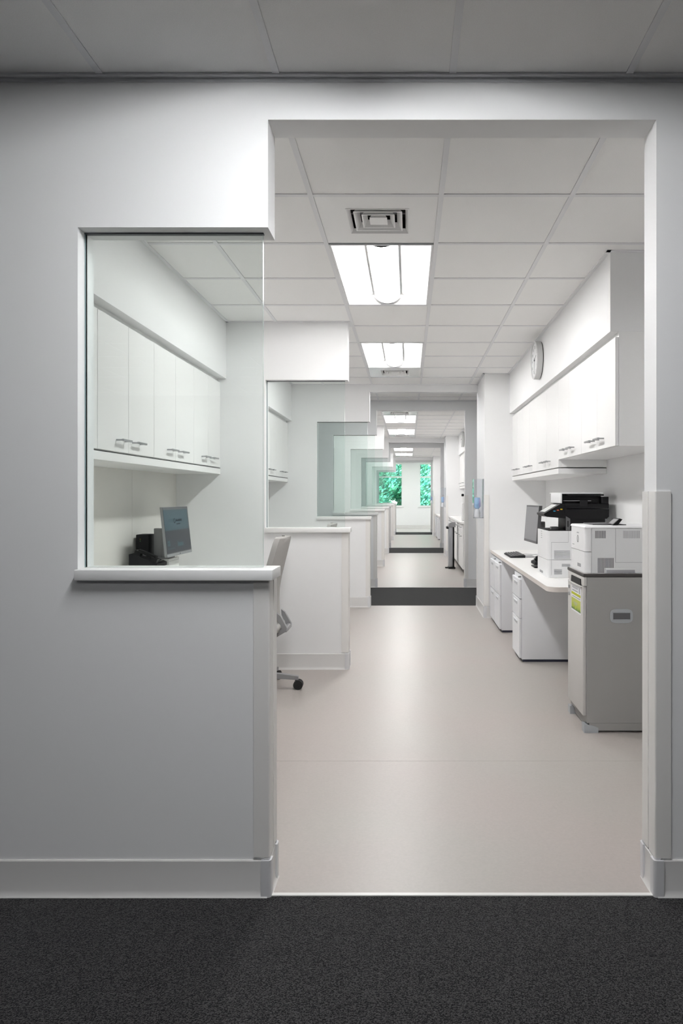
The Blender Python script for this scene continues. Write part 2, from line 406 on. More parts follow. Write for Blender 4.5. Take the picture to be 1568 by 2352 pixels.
LAMP = {}
def ceiling_light(yc, z, length, lamp, label, col=0):
    xc = GX + T / 2 + col * T; h = T / 2 - .013; l = length / 2 - .013
    key = (length, lamp)
    if key in LAMP:
        o = LAMP[key]; return copy_tree(o, Vector((xc, yc, z)) - o.location, label=label)
    t = thing('ceiling_light', (xc, yc, z), label, 'ceiling light', 'recessed ceiling lights'); LAMP[key] = t
    b = BM(); e = .012
    for x0, x1, y0, y1 in ((-h, -h + e, -l, l), (h - e, h, -l, l), (-h + e, h - e, -l, -l + e), (-h + e, h - e, l - e, l)): bx(b, xc + x0, xc + x1, yc + y0, yc + y1, z + .001, z + .012)
    ob('frame', b, 'grid', t)
    b = BM(); r0 = .092
    for s in (-1, 1):      # curved reflector wings
        prev = None
        for k in range(9):
            u = k / 8; x = xc + s * (h - e - u * (h - e - r0 + .004)); zz = z + .010 + .062 * math.sin(u * math.pi / 2)
            cur = (b.verts.new((x, yc - l + e, zz)), b.verts.new((x, yc + l - e, zz)))
            if prev: b.faces.new((prev[0], prev[1], cur[1], cur[0]))
            prev = cur
    for s in (-1, 1):      # end plates
        y = yc + s * (l - e); bx(b, xc - h + e, xc + h - e, y - .002, y + .002, z + .010, z + .078)
    bx(b, xc - r0, xc + r0, yc - l + e, yc + l - e, z + .072, z + .078)
    ob('reflector', b, 'reflector', t)
    b = BM(); pts = []
    for k in range(15):
        a = math.pi * k / 14; pts.append((xc - (r0 - .004) * math.cos(a), z + .070 - .064 * math.sin(a)))
    prism(b, pts, 'y', yc - l + .05, yc + l - .05); ob('lamp_basket', b, lamp, t)
    for s in (-1, 1):
        b = BM(); y = yc + s * (l - .046); q = 1 if s > 0 else .3; prism(b, [(xc + (x - xc) * (1 + .07 * q), zz - .0065 * q) for x, zz in pts], 'y', y - .004, y + .004)
        ob('end_cap', b, 'lamp_edge', t)
        b = BM(); bx(b, xc + s * (r0 - .0035), xc + s * (r0 + .001), yc - l + .03, yc + l - .03, z + .058, z + .072); ob('edge_strip', b, 'lamp_edge', t)
    return t
VENT = {}
def ceiling_vent(yc, mat, label):
    xc = GX + T / 2; z = ZC
    if mat in VENT: o = VENT[mat]; return copy_tree(o, Vector((xc, yc, z)) - o.location, label=label)
    t = thing('ceiling_vent', (xc, yc, z), label, 'air vent', 'square ceiling air diffusers'); VENT[mat] = t
    h = T / 2 - .013; s = .152; b = BM()
    for x0, x1, y0, y1 in ((-h, -s, -h, h), (s, h, -h, h), (-s, s, -h, -s), (-s, s, s, h)): bx(b, xc + x0, xc + x1, yc + y0, yc + y1, z + .003, z + .007)
    ob('panel', b, mat, t, smooth=False)
    b = BM(); bx(b, xc - s, xc + s, yc - s, yc + s, z + .085, z + .09)
    for q in (-1, 1): bx(b, xc + q * s, xc + q * (s + .004), yc - s, yc + s, z + .007, z + .085); bx(b, xc - s, xc + s, yc + q * s, yc + q * (s + .004), z + .007, z + .085)
    ob('duct', b, 'duct', t)
    def ring(name, s0, z0, s1, z1):
        b = BM(); sq = lambda q, zz: [b.verts.new((xc + i * q, yc + j * q, zz)) for i, j in ((-1, -1), (1, -1), (1, 1), (-1, 1))]
        A, B, C, D = sq(s0, z0), sq(s1, z1), sq(s1 - .003, z1), sq(s0 - .006, z0)
        for P, Q in ((A, B), (B, C), (C, D), (D, A)):
            for i in range(4): j = (i + 1) % 4; b.faces.new((P[i], P[j], Q[j], Q[i]))
        bmesh.ops.recalc_face_normals(b, faces=b.faces); ob(name, b, 'vent_white', t, smooth=False)
    ring('louver', .156, z + .000, .138, z + .022); ring('louver', .120, z + .002, .095, z + .036)
    ring('louver', .082, z + .003, .060, z + .036)
    b = BM(); q0, q1 = .044, .024
    A = [b.verts.new((xc + i * q0, yc + j * q0, z + .004)) for i, j in ((-1, -1), (1, -1), (1, 1), (-1, 1))]
    B = [b.verts.new((xc + i * q1, yc + j * q1, z + .040)) for i, j in ((-1, -1), (1, -1), (1, 1), (-1, 1))]
    b.faces.new(A); b.faces.new(B[::-1])
    for i in range(4): j = (i + 1) % 4; b.faces.new((A[i], A[j], B[j], B[i]))
    bmesh.ops.recalc_face_normals(b, faces=b.faces); ob('louver_center', b, 'vent_white', t, smooth=False)
    b = BM(); bx(b, xc - .15, xc + .15, yc - .006, yc + .006, z + .042, z + .047); bx(b, xc - .006, xc + .006, yc - .15, yc + .15, z + .042, z + .047)
    ob('bracket', b, 'mid_grey', t)
    return t

# ------------------------------------------------------------------ the shell
def room_shell(m):
    oy = m * U; ya, yb = YF1 + oy, YB0 + oy; nm = ORD[m]
    f = struct(box('floor', 'vinyl', None, WL, WR, YF0 + oy, YB1 + oy, -.06, 0), 'pale taupe vinyl floor of the %s room' % nm)
    if m == 0: box('floor_seam', 'seam', f, WL, WR, 3.545, 3.5475, 0, .0004)
    wl = struct(box('wall_left', 'wall', None, WL - .1, WL, ya, yb, 0, TOP), 'white left wall of the %s room' % nm)
    wr = struct(box('wall_right', 'wall', None, WR, WR + .1, ya, yb, 0, TOP), 'white right wall of the %s room' % nm)
    struct(box('wall_soffit', 'wall', None, WL, -1.45, ya, YM0 + oy, 2.31, TOP), 'white soffit over the nearer left bay of the %s room' % nm)
    struct(box('wall_soffit', 'wall', None, WL, -1.45, YM1 + oy, yb, 2.31, TOP), 'white soffit over the farther left bay of the %s room' % nm)
    struct(box('wall_soffit', 'wall', None, 1.143, WR, 3.87 + oy, YP + oy, 2.31, TOP), 'white soffit along the right wall of the %s room' % nm)
    y = oy
    ceiling('white lay-in tile ceiling of the %s room' % nm, -1.46, WR, ya, yb, ZC, GY + oy, [(0, 3.147 + y, 4.956 + y), (0, 6.162 + y, 7.971 + y)])
    b = BM()
    wall_angle(b, -1.45, -1.428, ya, YM0 + oy); wall_angle(b, -1.45, -1.428, YM1 + oy, yb); wall_angle(b, 1.121, 1.143, 3.848 + oy, YP + oy)
    wall_angle(b, 1.121, WR, 3.848 + oy, 3.87 + oy); wall_angle(b, .838, 1.143, YP - .022 + oy, YP + oy); wall_angle(b, .838, .86, YP - .022 + oy, yb)
    wall_angle(b, -1.45, .86, yb - .022, yb); wall_angle(b, -1.45, JL + .022, YM0 - .022 + oy, YM0 + oy); wall_angle(b, JL, JL + .022, YM0 + oy, YM1 + oy)
    wall_angle(b, -1.45, JL + .022, YM1 + oy, YM1 + .022 + oy); wall_angle(b, -1.45, WR, ya, ya + .022)
    struct(ob('trim_%d' % (21 + m), b, 'grid', smooth=False), 'white metal wall angle around the ceiling of the %s room' % nm)
    ceiling_vent(3.4485 + oy, 'vent_white' if m == 0 else 'vent_metal', 'square white air diffuser in front of the %s room\'s first light' % nm if m == 0 else 'air diffuser before the first ceiling light of the %s room' % nm)
    ceiling_vent(7.6695 + oy, 'vent_metal', 'shiny metal panelled air diffuser behind the last light of the %s room' % nm)
    ceiling_light(4.353 + oy, ZC, 2 * T, 'lamp_room', 'large bright ceiling light nearest the camera, in the nearest room' if m == 0 else 'first of two ceiling lights in the %s room' % nm)
    ceiling_light(6.765 + oy, ZC, 2 * T, 'lamp_room', 'second ceiling light of the nearest room, in front of the metal diffuser' if m == 0 else 'farther of two ceiling lights in the %s room' % nm)
def corridor(m):
    """carpeted cross corridor in front of front wall m"""
    oy = m * U; ya, yb = (YB1 - U + oy if m else -5.0), YF0 + oy; nm = ORD[m]; XL, XR = HX[m]
    struct(box('floor', 'carpet', None, XL, XR, ya, yb, -.06, 0), 'charcoal carpet of the %s corridor' % nm)
    struct(box('wall_left', 'wall' if m else 'low_bounce', None, XL - .1, XL, ya, yb, 0, TOP), 'left end wall of the %s corridor' % nm)
    struct(box('wall_right', 'wall' if m else 'low_bounce', None, XR, XR + .1, ya, yb, 0, TOP), 'right end wall of the %s corridor' % nm)
    ceiling('grey lay-in tile ceiling of the %s corridor' % nm, XL, XR, ya, yb, ZCC, 1.37 + oy, [(0, .767 + oy, (1.37 if m else 1.973) + oy)] + ([(0, -2.248, -1.042)] if m == 0 else []))
    ceiling_light((1.0685 if m else 1.37) + oy, ZCC, T if m else 2 * T, 'lamp_hall', 'square ceiling light of the %s carpeted corridor' % nm)

for m in range(4): front_wall(m); corridor(m)
for m in range(3): room_shell(m); mid_wall(m); exit_wall(m)
# open space behind the camera
struct(box('wall_rear', 'low_bounce', None, -4.6, 4.6, -5.1, -5.0, 0, TOP), 'rear wall behind the camera')
ceiling_light(-1.645, ZCC, 2 * T, 'lamp_hall', 'ceiling light behind the camera')
struct(box('roof', 'wall', None, -4.7, 4.7, -5.1, 30.1, TOP, TOP + .1), 'flat roof slab above all rooms')

# ------------------------------------------------------------------ last room with the garden windows
YW = 29.6
def window_room():
    ya = YF1 + 3 * U
    struct(box('floor', 'vinyl', None, XL, XR, YF0 + 3 * U, YW, -.06, 0), 'pale vinyl floor in front of the garden windows')
    struct(box('wall_left', 'wall', None, XL - .1, XL, ya, YW, 0, TOP), 'left wall beside the garden windows')
    struct(box('wall_right', 'wall', None, XR, XR + .1, ya, YW, 0, TOP), 'right wall beside the garden windows')
    ceiling('tile ceiling before the garden windows', XL, XR, ya, YW, ZCC, ya + .3, [(c, ya + .3, ya + .3 + 2 * T) for c in (-2, 2)])
    for c, w in ((-2, 'left'), (2, 'right')): ceiling_light(ya + .3 + T, ZCC, 2 * T, 'lamp_room', '%s added fill light, hidden above the doorway before the garden windows' % w, c)  # added lamps, out of view, to brighten the far room
    wins = [(-1.75, -.27), (.475, 1.95)]; z0, z1 = .945, 2.80
    b = BM()
    for x0, x1 in ((XL, wins[0][0]), (wins[0][1], wins[1][0]), (wins[1][1], XR)): bx(b, x0, x1, YW, YW + .25, 0, TOP)
    for x0, x1 in wins: bx(b, x0, x1, YW, YW + .25, 0, z0); bx(b, x0, x1, YW, YW + .25, z1, TOP)
    struct(ob('wall_window', b, 'wall'), 'white far wall with two garden windows')
    b = BM(); base_run(b, (XL, YW), (XR, YW), (0, -1)); struct(ob('baseboard_window', b, 'base'), 'baseboard under the garden windows')
    for k, (x0, x1) in enumerate(wins):
        e = empty('window_%d' % (k + 1), ((x0 + x1) / 2, YW + .1, z0)); struct(e, '%s tall garden window in the far white wall' % ('left', 'right')[k])
        zt = CAMZ + (YH - 1095.5) / F * YW; b = BM(); f = .035
        for a in ((x0, x0 + f, z0, z1), (x1 - f, x1, z0, z1), (x0 + f, x1 - f, z0, z0 + f), (x0 + f, x1 - f, z1 - f, z1), (x0 + f, x1 - f, zt - .03, zt + .03)):
            bx(b, a[0], a[1], YW + .08, YW + .14, a[2], a[3])
        ob('window_frame', b, 'cap', e)
        box('pane', 'window_glass', e, x0 + f, x1 - f, YW + .105, YW + .111, z0 + f, zt - .03)
        box('pane', 'window_glass', e, x0 + f, x1 - f, YW + .105, YW + .111, zt + .03, z1 - f)
        box('window_sill', 'cap', e, x0 - .06, x1 + .06, YW - .05, YW + .08, z0 - .05, z0, bev=.004)
window_room()
struct(box('ground', 'ground', None, -30, 30, YW + .25, 75, -.3, -.06), 'grass outside the garden windows')
def tree(x, y, h, r, n, label, seed, ncl=44):
    rnd = random.Random(seed)
    t = thing('tree', (x, y, -.06), label, 'tree', 'garden trees')
    b = BM(); p = Vector((x, y, -.06)); pts = [p]
    for k in range(5): p = p + Vector((rnd.uniform(-.1, .1), rnd.uniform(-.1, .1), h * .16)); pts.append(p)
    for k in range(5): cyl(b, pts[k], pts[k + 1], .16 - .022 * k, .16 - .022 * (k + 1), n=9)
    for k in range(9):
        a = pts[rnd.randrange(2, 6)]; d = Vector((rnd.uniform(-1, 1), rnd.uniform(-1, 1), rnd.uniform(.2, 1))).normalized() * r * .8
        cyl(b, a, a + d, .05, .012, n=6)
    ob('trunk', b, 'bark', t)
    cl = [(Vector((x, y, h * .45)) + Vector((rnd.uniform(-1, 1) * r, rnd.uniform(-1, 1) * r * .8, rnd.uniform(-.42, .5) * h)), rnd.uniform(.35, .75)) for _ in range(ncl)]
    V, Fc = [], []
    for _ in range(n):
        c, rr = rnd.choice(cl); d = Vector((rnd.gauss(0, 1), rnd.gauss(0, 1), rnd.gauss(0, 1))).normalized()
        c = c + d * rr * rnd.uniform(.55, 1.0)
        if c.z < .15: continue
        u = Vector((rnd.gauss(0, 1), rnd.gauss(0, 1), rnd.gauss(0, 1))).normalized(); nrm = (d + u * .8).normalized()
        u = nrm.orthogonal().normalized(); v = nrm.cross(u); L_, w = rnd.uniform(.07, .13), rnd.uniform(.035, .06)
        i = len(V); V += [tuple(c - u * L_), tuple(c + v * w + nrm * .01), tuple(c + u * L_), tuple(c - v * w + nrm * .01)]; Fc.append((i, i + 1, i + 2, i + 3))
    me = bpy.data.meshes.new('foliage'); me.from_pydata([(a - x, bb - y, c + .06) for a, bb, c in V], [], Fc); me.materials.append(MATS['leaf'])
    o = bpy.data.objects.new('foliage', me); COL.objects.link(o); o.parent = t; o['kind'] = 'stuff'
tree(-2.02, 33.8, 5.0, 1.2, 15000, 'leafy green tree outside the left garden window', 1)
tree(1.95, 33.6, 5.0, 1.2, 15000, 'leafy green tree outside the right garden window', 2)
tree(-.35, 38.2, 5.0, 1.6, 34000, 'tree farther back, seen between the two window trees', 3, 95)
tree(-5.6, 38.5, 6.0, 2.0, 15000, 'tree at the far left of the garden', 4)
tree(5.4, 38.5, 6.0, 2.0, 15000, 'tree at the far right of the garden', 5)

for k, x in enumerate((-11.2, -3.75, 3.75, 11.2)):
    tree(x, 47 + k % 2, 8.5, 2.9, 15000, ('distant tree in the garden, far left of the row', 'distant tree in the garden, left of the middle', 'distant tree in the garden, right of the middle', 'distant tree in the garden, far right of the row')[k], 10 + k)
# ------------------------------------------------------------------ cabinets
def pull(door, x, y0, y1, z, s):
    """bent wire pull along y; s = direction out of the door along x"""
    b = BM(); r = .0045; out = .034
    tube(b, [(x, y0, z), (x + s * out, y0 + .004, z)], r); tube(b, [(x, y1, z), (x + s * out, y1 - .004, z)], r)
    bx(b, x + s * (out - .007), x + s * (out + .007), y0 - .004, y1 + .004, z - .0055, z + .0055, bev=.002, seg=1)
    return ob('handle', b, 'steel', door)
def wall_cabinet(s, xd, xw, y0, y1, z0, z1, label, group):
    """s: +1 doors face +x. xd door face, xw wall"""
    xc = xd - s * .021
    t = thing('wall_cabinet', ((xc + xw) / 2, (y0 + y1) / 2, z0), label, 'cabinet', group)
    b = BM(); bx(b, xw, xc, y0 + .001, y1 - .001, z0, z1); ob('carcass', b, 'cab', t)
    ym = (y0 + y1) / 2
    for a, c, hs in ((y0, ym, 1), (ym, y1, -1)):
        d = ob('door', _bb(xc + s * .001, xd, a + .0018, c - .0018, z0 + .001, z1 - .03, .0015), 'cab', t)
        hy = (c - .048 - .105, c - .048) if hs > 0 else (a + .048, a + .153)
        pull(d, xd, hy[0], hy[1], z0 + .062, s)
    return t
def _bb(x0, x1, y0, y1, z0, z1, bev=0, seg=1):
    b = BM(); bx(b, x0, x1, y0, y1, z0, z1, bev=bev, seg=seg); return b
XD_L = -1.497
gl = 'white wall cabinets along the left wall'
for (a, c, lab) in ((2.556, 3.287, 'white two-door wall cabinet at the left edge of the foreground glass'),
                    (3.287, 4.018, 'white two-door wall cabinet behind the foreground glass, with the largest handles'),
                    (4.018, 4.76, 'white two-door wall cabinet above the left monitor, second largest handles'),
                    (4.76, 5.43, 'white two-door wall cabinet right against the partition, behind foreground glass')):
    wall_cabinet(1, XD_L, WL, a, c, 1.603, 2.31, lab, gl)
for (a, c, lab) in ((7.0, 7.735, 'white wall cabinet seen through the second glass screen, nearer of the pair'), (7.735, 8.47, 'white wall cabinet seen through the second glass screen, farther of the pair')):
    wall_cabinet(1, XD_L, WL, a, c, 1.603, 2.31, lab, gl)
def light_rail(x0, x1, y0, y1, z0, z1, label, seams=()):
    b = BM(); bx(b, x0, x1, y0, y1, z0, z1, bev=.0015, seg=1)
    t = tag(ob('light_rail', b, 'cab'), label, 'cabinet trim')
    return t
light_rail(WL + .001, XD_L + .001, 2.556, 5.43, 1.552, 1.595, 'white rail under the wall cabinets behind the foreground glass')
light_rail(WL + .001, XD_L + .001, 7.0, 8.47, 1.552, 1.595, 'white rail under the wall cabinets behind the second glass screen')
# wall panels under the left cabinets
for k, (a, c) in enumerate(((2.475, 3.50), (3.503, 4.56), (4.563, 5.43))):
    tag(box('wall_panel', 'panel', None, WL, WL + .006, a, c, .74, 1.552), ('cream wall panel at the left under the cabinets, nearest the camera', 'cream wall panel left of the panel seam behind the left monitor', 'cream wall panel in the corner behind the left monitor')[k], 'wall panel')
XD_R = 1.172
gr = 'white wall cabinets along the right wall'
rc = []
for (a, c, z0, lab) in ((3.872, 4.631, 1.661, 'white wall cabinet nearest the camera on the right, open end panel showing'),
                        (4.631, 5.34, 1.661, 'white short wall cabinet second on the right, above the black scanner'),
                        (5.34, 6.25, 1.603, 'white longer wall cabinet on the right, where the bottom steps down'),
                        (6.25, 7.0, 1.603, 'white wall cabinet on the right, second from the pillar'),
                        (7.0, 7.718, 1.603, 'white wall cabinet on the right, touching the pillar')):
    rc.append(wall_cabinet(-1, XD_R, WR, a, c, z0, 2.31, lab, gr))
lr = light_rail(XD_R - .001, WR - .001, 5.342, 7.718, 1.552, 1.595, 'white rail under the longer wall cabinets on the right')
copy_tree(rc[3], (0, U, 0), label='white wall cabinet at the right edge of the second room doorway')
copy_tree(rc[4], (0, U, 0), label='white wall cabinet touching the pillar of the second room')
light_rail(XD_R - .001, WR - .001, 6.25 + U, 7.718 + U, 1.552, 1.595, 'white rail under the wall cabinets of the second room')

# ------------------------------------------------------------------ wall clock
def wall_clock(x, y, z, label):
    t = thing('wall_clock', (x, y, z), label, 'clock'); r = .163
    b = BM(); cyl(b, (x, y, z), (x - .006, y, z), r * .98, n=48); ob('back_plate', b, 'black', t)
    b = BM(); n = 48
    prof = [(r, -.006), (r, -.052), (r - .006, -.056), (r - .014, -.052), (r - .014, -.044)]
    rings = [[b.verts.new((x + dx, y + rr * math.cos(2 * math.pi * i / n), z + rr * math.sin(2 * math.pi * i / n))) for i in range(n)] for rr, dx in prof]
    for A, B in zip(rings[:-1], rings[1:]):
        for i in range(n): b.faces.new((A[i], A[(i + 1) % n], B[(i + 1) % n], B[i]))
    bmesh.ops.recalc_face_normals(b, faces=b.faces); ob('rim', b, 'clock_rim', t)
    b = BM(); cyl(b, (x - .040, y, z), (x - .046, y, z), r - .012, n=48); fc = ob('dial', b, 'clock_face', t)
    rot = lambda a, q: (y - q * math.sin(a), z + q * math.cos(a))      # seen from -x, y runs to the left
    for k in range(12):
        c = bpy.data.curves.new('numeral', 'FONT'); c.body = str(k if k else 12); c.size = .036; c.align_x = 'CENTER'; c.align_y = 'CENTER'; c.extrude = .0005
        tmp = bpy.data.objects.new('numeral_curve', c); COL.objects.link(tmp); bpy.context.view_layer.update()
        me = bpy.data.meshes.new_from_object(tmp.evaluated_get(bpy.context.evaluated_depsgraph_get())); bpy.data.objects.remove(tmp); bpy.data.curves.remove(c)
        me.materials.clear(); me.materials.append(MATS['ink_soft']); o = bpy.data.objects.new('numeral', me); COL.objects.link(o); o.parent = fc
        yy, zz = rot(2 * math.pi * k / 12, .112)
        o.rotation_euler = (R(90), 0, R(-90)); o.location = Vector((x - .0468, yy, zz)) - wpos(fc)
    def hand(name, a, l0, l1, w, d, mat):
        b = BM(); d0 = Vector((0, -math.sin(a), math.cos(a))); nn = Vector((0, math.cos(a), math.sin(a)))
        c = Vector((x - .047 - d, y, z)); V = [b.verts.new(c + d0 * p + nn * q + Vector((e, 0, 0))) for e in (0, -.001) for p, q in ((l0, -w), (l1, -w * .5), (l1, w * .5), (l0, w))]
        b.faces.new(V[:4]); b.faces.new(V[4:][::-1])
        for i in range(4): j = (i + 1) % 4; b.faces.new((V[i], V[j], V[j + 4], V[i + 4]))
        bmesh.ops.recalc_face_normals(b, faces=b.faces); ob(name, b, mat, t)
    hand('hour_hand', R(65), -.02, .075, .005, .001, 'ink'); hand('minute_hand', R(182), -.02, .115, .004, .003, 'ink')
    b = BM(); cyl(b, (x - .046, y, z), (x - .053, y, z), .007, n=14); ob('hub', b, 'ink', t)
    return t
ck = wall_clock(1.143, 5.94, 2.557, 'round white wall clock above the right-hand wall cabinets of the nearest room')
copy_tree(ck, (0, 8.2, 0), label='small wall clock at the edge of the second room doorway')

# ------------------------------------------------------------------ right counter and what stands on it
def counter_top(name, x0, y0, y1, z0, z1, rad, label):
    pts = [(WR, y0), (WR, y1), (x0, y1)]
    for k in range(7):
        a = math.pi / 2 * k / 6; pts.append((x0 + rad * (1 - math.cos(a)), y0 + rad * (1 - math.sin(a))))
    b = BM(); prism(b, pts, 'z', z0, z1)
    for f in b.faces: f.normal_update(); f.material_index = 0 if abs(f.normal.z) > .5 else 1
    return tag(ob(name, b, ['counter', 'counter_edge']), label, 'counter')
ct = counter_top('countertop', .928, 4.54, YP - .002, .737, .770, .075, 'long white countertop with rounded corner along the right wall')
counter_top('countertop', .928, 4.54 + 2 * U, YP - .002 + 2 * U, .737, .770, .075, 'small far countertop on the right in the third room')
def file_cabinet(y0, y1, n, label, x0=.918):
    t = thing('file_cabinet', (x0 + .3, (y0 + y1) / 2, 0), label, 'file cabinet', 'file cabinets under the counter')
    ztop = .722
    box('body', 'file', t, x0 + .02, WR - .02, y0, y1, .022, ztop, bev=.003)
    box('plinth', 'file_dark', t, x0 + .03, WR - .03, y0 + .01, y1 - .01, 0, .022)
    hs = [.30, .15, .15] if n == 3 else [.32, .30]
    s = sum(hs); z = .03; tot = ztop - .035 - z
    for h in hs:
        hh = h / s * tot
        d = ob('drawer', _bb(x0, x0 + .019, y0 + .004, y1 - .004, z + .003, z + hh - .003, .003), 'file', t)
        ym = (y0 + y1) / 2; b = BM()
        bx(b, x0 - .001, x0 + .004, ym - .085, ym + .085, z + hh - .060, z + hh - .036, bev=.001); ob('pull_shade', b, 'file_shade', d)  # raised plate; shade of the pull's recess put into its colour
        b = BM(); bx(b, x0 - .008, x0 + .002, ym - .09, ym + .09, z + hh - .036, z + hh - .028, bev=.003); ob('pull_lip', b, 'file', d)
        z += hh
    b = BM(); cyl(b, (x0 - .004, y0 + .035, ztop - .018), (x0 + .025, y0 + .035, ztop - .018), .008, n=12); ob('lock', b, 'steel', t)
    return t
fa = file_cabinet(5.66, 6.04, 3, 'white three-drawer file cabinet under the counter, nearest the camera')
fb = file_cabinet(6.89, 7.285, 2, 'white two-drawer file cabinet under the counter, middle one')
fcab = file_cabinet(7.29, 7.685, 2, 'white two-drawer file cabinet under the counter beside the pillar')
copy_tree(fa, (0, 2 * U, 0), label='nearer white file cabinet under the far counter of the third room')
copy_tree(fb, (0, 2 * U, 0), label='farther white file cabinet under the far counter of the third room')

def slits(x0, x1, y, z0, z1, n, vert=True, frac=.5, d=.0008):
    b = BM()
    for k in range(n):
        if vert:
            w = (x1 - x0) / n; bx(b, x0 + k * w, x0 + k * w + w * frac, y - d, y + .002, z0, z1)
        else:
            h = (z1 - z0) / n; bx(b, x0, x1, y - d, y + .002, z0 + k * h, z0 + k * h + h * frac)
    return b
def console():
    x0, x1, y0, y1, zt = 1.02, WR - .02, 3.97, 4.365, .924
    t = thing('shredding_console', (1.28, (y0 + y1) / 2, 0), 'tall grey shredding console with paper slot and green label', 'cabinet')
    b = BM(); bx(b, x0 + .016, x1, y0, y1, .055, zt - .02, bev=.002, seg=1); bx(b, x0 + .03, x1, y0, y1, .012, .055); ob('body', b, 'console', t)
    b = BM(); bx(b, x0 - .004, x1, y0 - .004, y1 + .004, zt - .018, zt, bev=.002, seg=1); tp = ob('top', b, 'console_dark', t)
    box('top_face', 'console_front', tp, x0 + .004, x1 - .004, y0 + .004, y1 - .004, zt, zt + .0008)
    zs = .848
    hd = box('head_panel', 'console_front', t, x0, x0 + .016, y0 + .002, y1 - .002, zs + .004, zt - .02, bev=.0015)
    dr = box('door', 'console_front', t, x0 - .003, x0 + .016, y0 + .014, y1 - .008, .095, zs, bev=.0015)
    b = BM(); prism(b, [(4.03, zs - .001), (4.275, zs - .001), (4.262, zs + .038), (4.04, zs + .038)], 'x', x0 - .0045, x0 + .004); ob('paper_slot', b, 'black', hd)
    b = BM(); bx(b, x0 - .014, x0 + .002, 4.0, 4.31, zs - .006, zs - .001, bev=.001, seg=1); ob('slot_lip', b, 'console_front', dr)
    for zz in (.806, .762):
        b = BM(); cyl(b, (x0 - .010, 4.315, zz), (x0 + .004, 4.315, zz), .011, n=14); ob('lock', b, 'steel', dr)
    xl = x0 - .003
    lb = box('label_sheet', 'paper', dr, xl - .0008, xl, 4.03, 4.262, .672, .838); lb['label'] = 'white and green printed label'
    box('label_print', 'lime', lb, xl - .0014, xl - .0008, 4.036, 4.256, .772, .787)
    box('label_print', 'grass_print', lb, xl - .0014, xl - .0008, 4.036, 4.256, .682, .752)
    b = BM()
    for (a, c, z0, z1, n) in ((4.10, 4.245, .812, .824, 9), (4.10, 4.24, .795, .803, 12), (4.045, 4.24, .758, .765, 17), (4.115, 4.20, .722, .729, 8), (4.125, 4.19, .712, .717, 7)):
        w = (c - a) / n
        for k in range(n): bx(b, xl - .0018, xl - .0008, a + k * w, a + k * w + w * .62, z0, z1)
    bx(b, xl - .0018, xl - .0008, 4.05, 4.075, .793, .826)
    ob('label_lettering', b, 'ink_soft', lb)
    # recessed side handle
    b = BM(); pts = []
    cx, cz, hw, hh = 1.2365, .679, .066, .041
    for k in range(40):
        a = 2 * math.pi * k / 40; c, s = math.cos(a), math.sin(a)
        pts.append((cx + hw * math.copysign(abs(c) ** .45, c), cz + hh * math.copysign(abs(s) ** .62, s)))
    inn = [(1.187, .6605), (1.286, .6605), (1.286, .698), (1.187, .698)]
    # ring: outer plate; the pocket's shade is a dark flat plate on it
    prism(b, pts, 'y', y0 - .004, y0 + .002); hp = ob('side_handle', b, 'console_foot', t)
    b = BM(); bx(b, 1.187, 1.286, y0 - .0052, y0 - .003, .6605, .698); ob('pocket_shade', b, 'dark_grey', hp)
    b = BM(); bx(b, 1.183, 1.290, y0 - .009, y0 - .003, .698, .703, bev=.001, seg=1); bx(b, 1.183, 1.290, y0 - .009, y0 - .003, .656, .6605, bev=.001, seg=1)
    bx(b, 1.183, 1.187, y0 - .009, y0 - .003, .656, .703); bx(b, 1.286, 1.290, y0 - .009, y0 - .003, .656, .703); ob('handle_rim', b, 'console_foot', hp)
    for yy in (y0, y1):
        for xx, s in ((x0, 1), (x1, -1)):
            b = BM(); prism(b, [(xx, 0), (xx + s * .082, 0), (xx + s * .082, .030), (xx + s * .05, .042), (xx, .05)], 'y', yy - .004 if yy == y0 else yy - .05, yy + .05 if yy == y0 else yy + .004); ob('foot', b, 'console_foot', t)
console()
def emblem(parent, x, y, z, r, mat='ink'):
    """round mark with two slanted strokes, in the plane facing -x"""
    b = BM(); n = 28
    for r0, r1 in ((r, r * .80),):
        A = [b.verts.new((x, y + r0 * math.cos(2 * math.pi * i / n), z + r0 * math.sin(2 * math.pi * i / n))) for i in range(n)]
        B = [b.verts.new((x, y + r1 * math.cos(2 * math.pi * i / n), z + r1 * math.sin(2 * math.pi * i / n))) for i in range(n)]
        for i in range(n): b.faces.new((A[i], A[(i + 1) % n], B[(i + 1) % n], B[i]))
    for q in (-.28, .28):
        b.faces.new([b.verts.new((x, y - (q + p) * r, z + zz * r)) for p, zz in ((-.22, -.6), (-.05, -.6), (.22, .6), (.05, .6))])
    return ob('emblem', b, mat, parent, smooth=False)
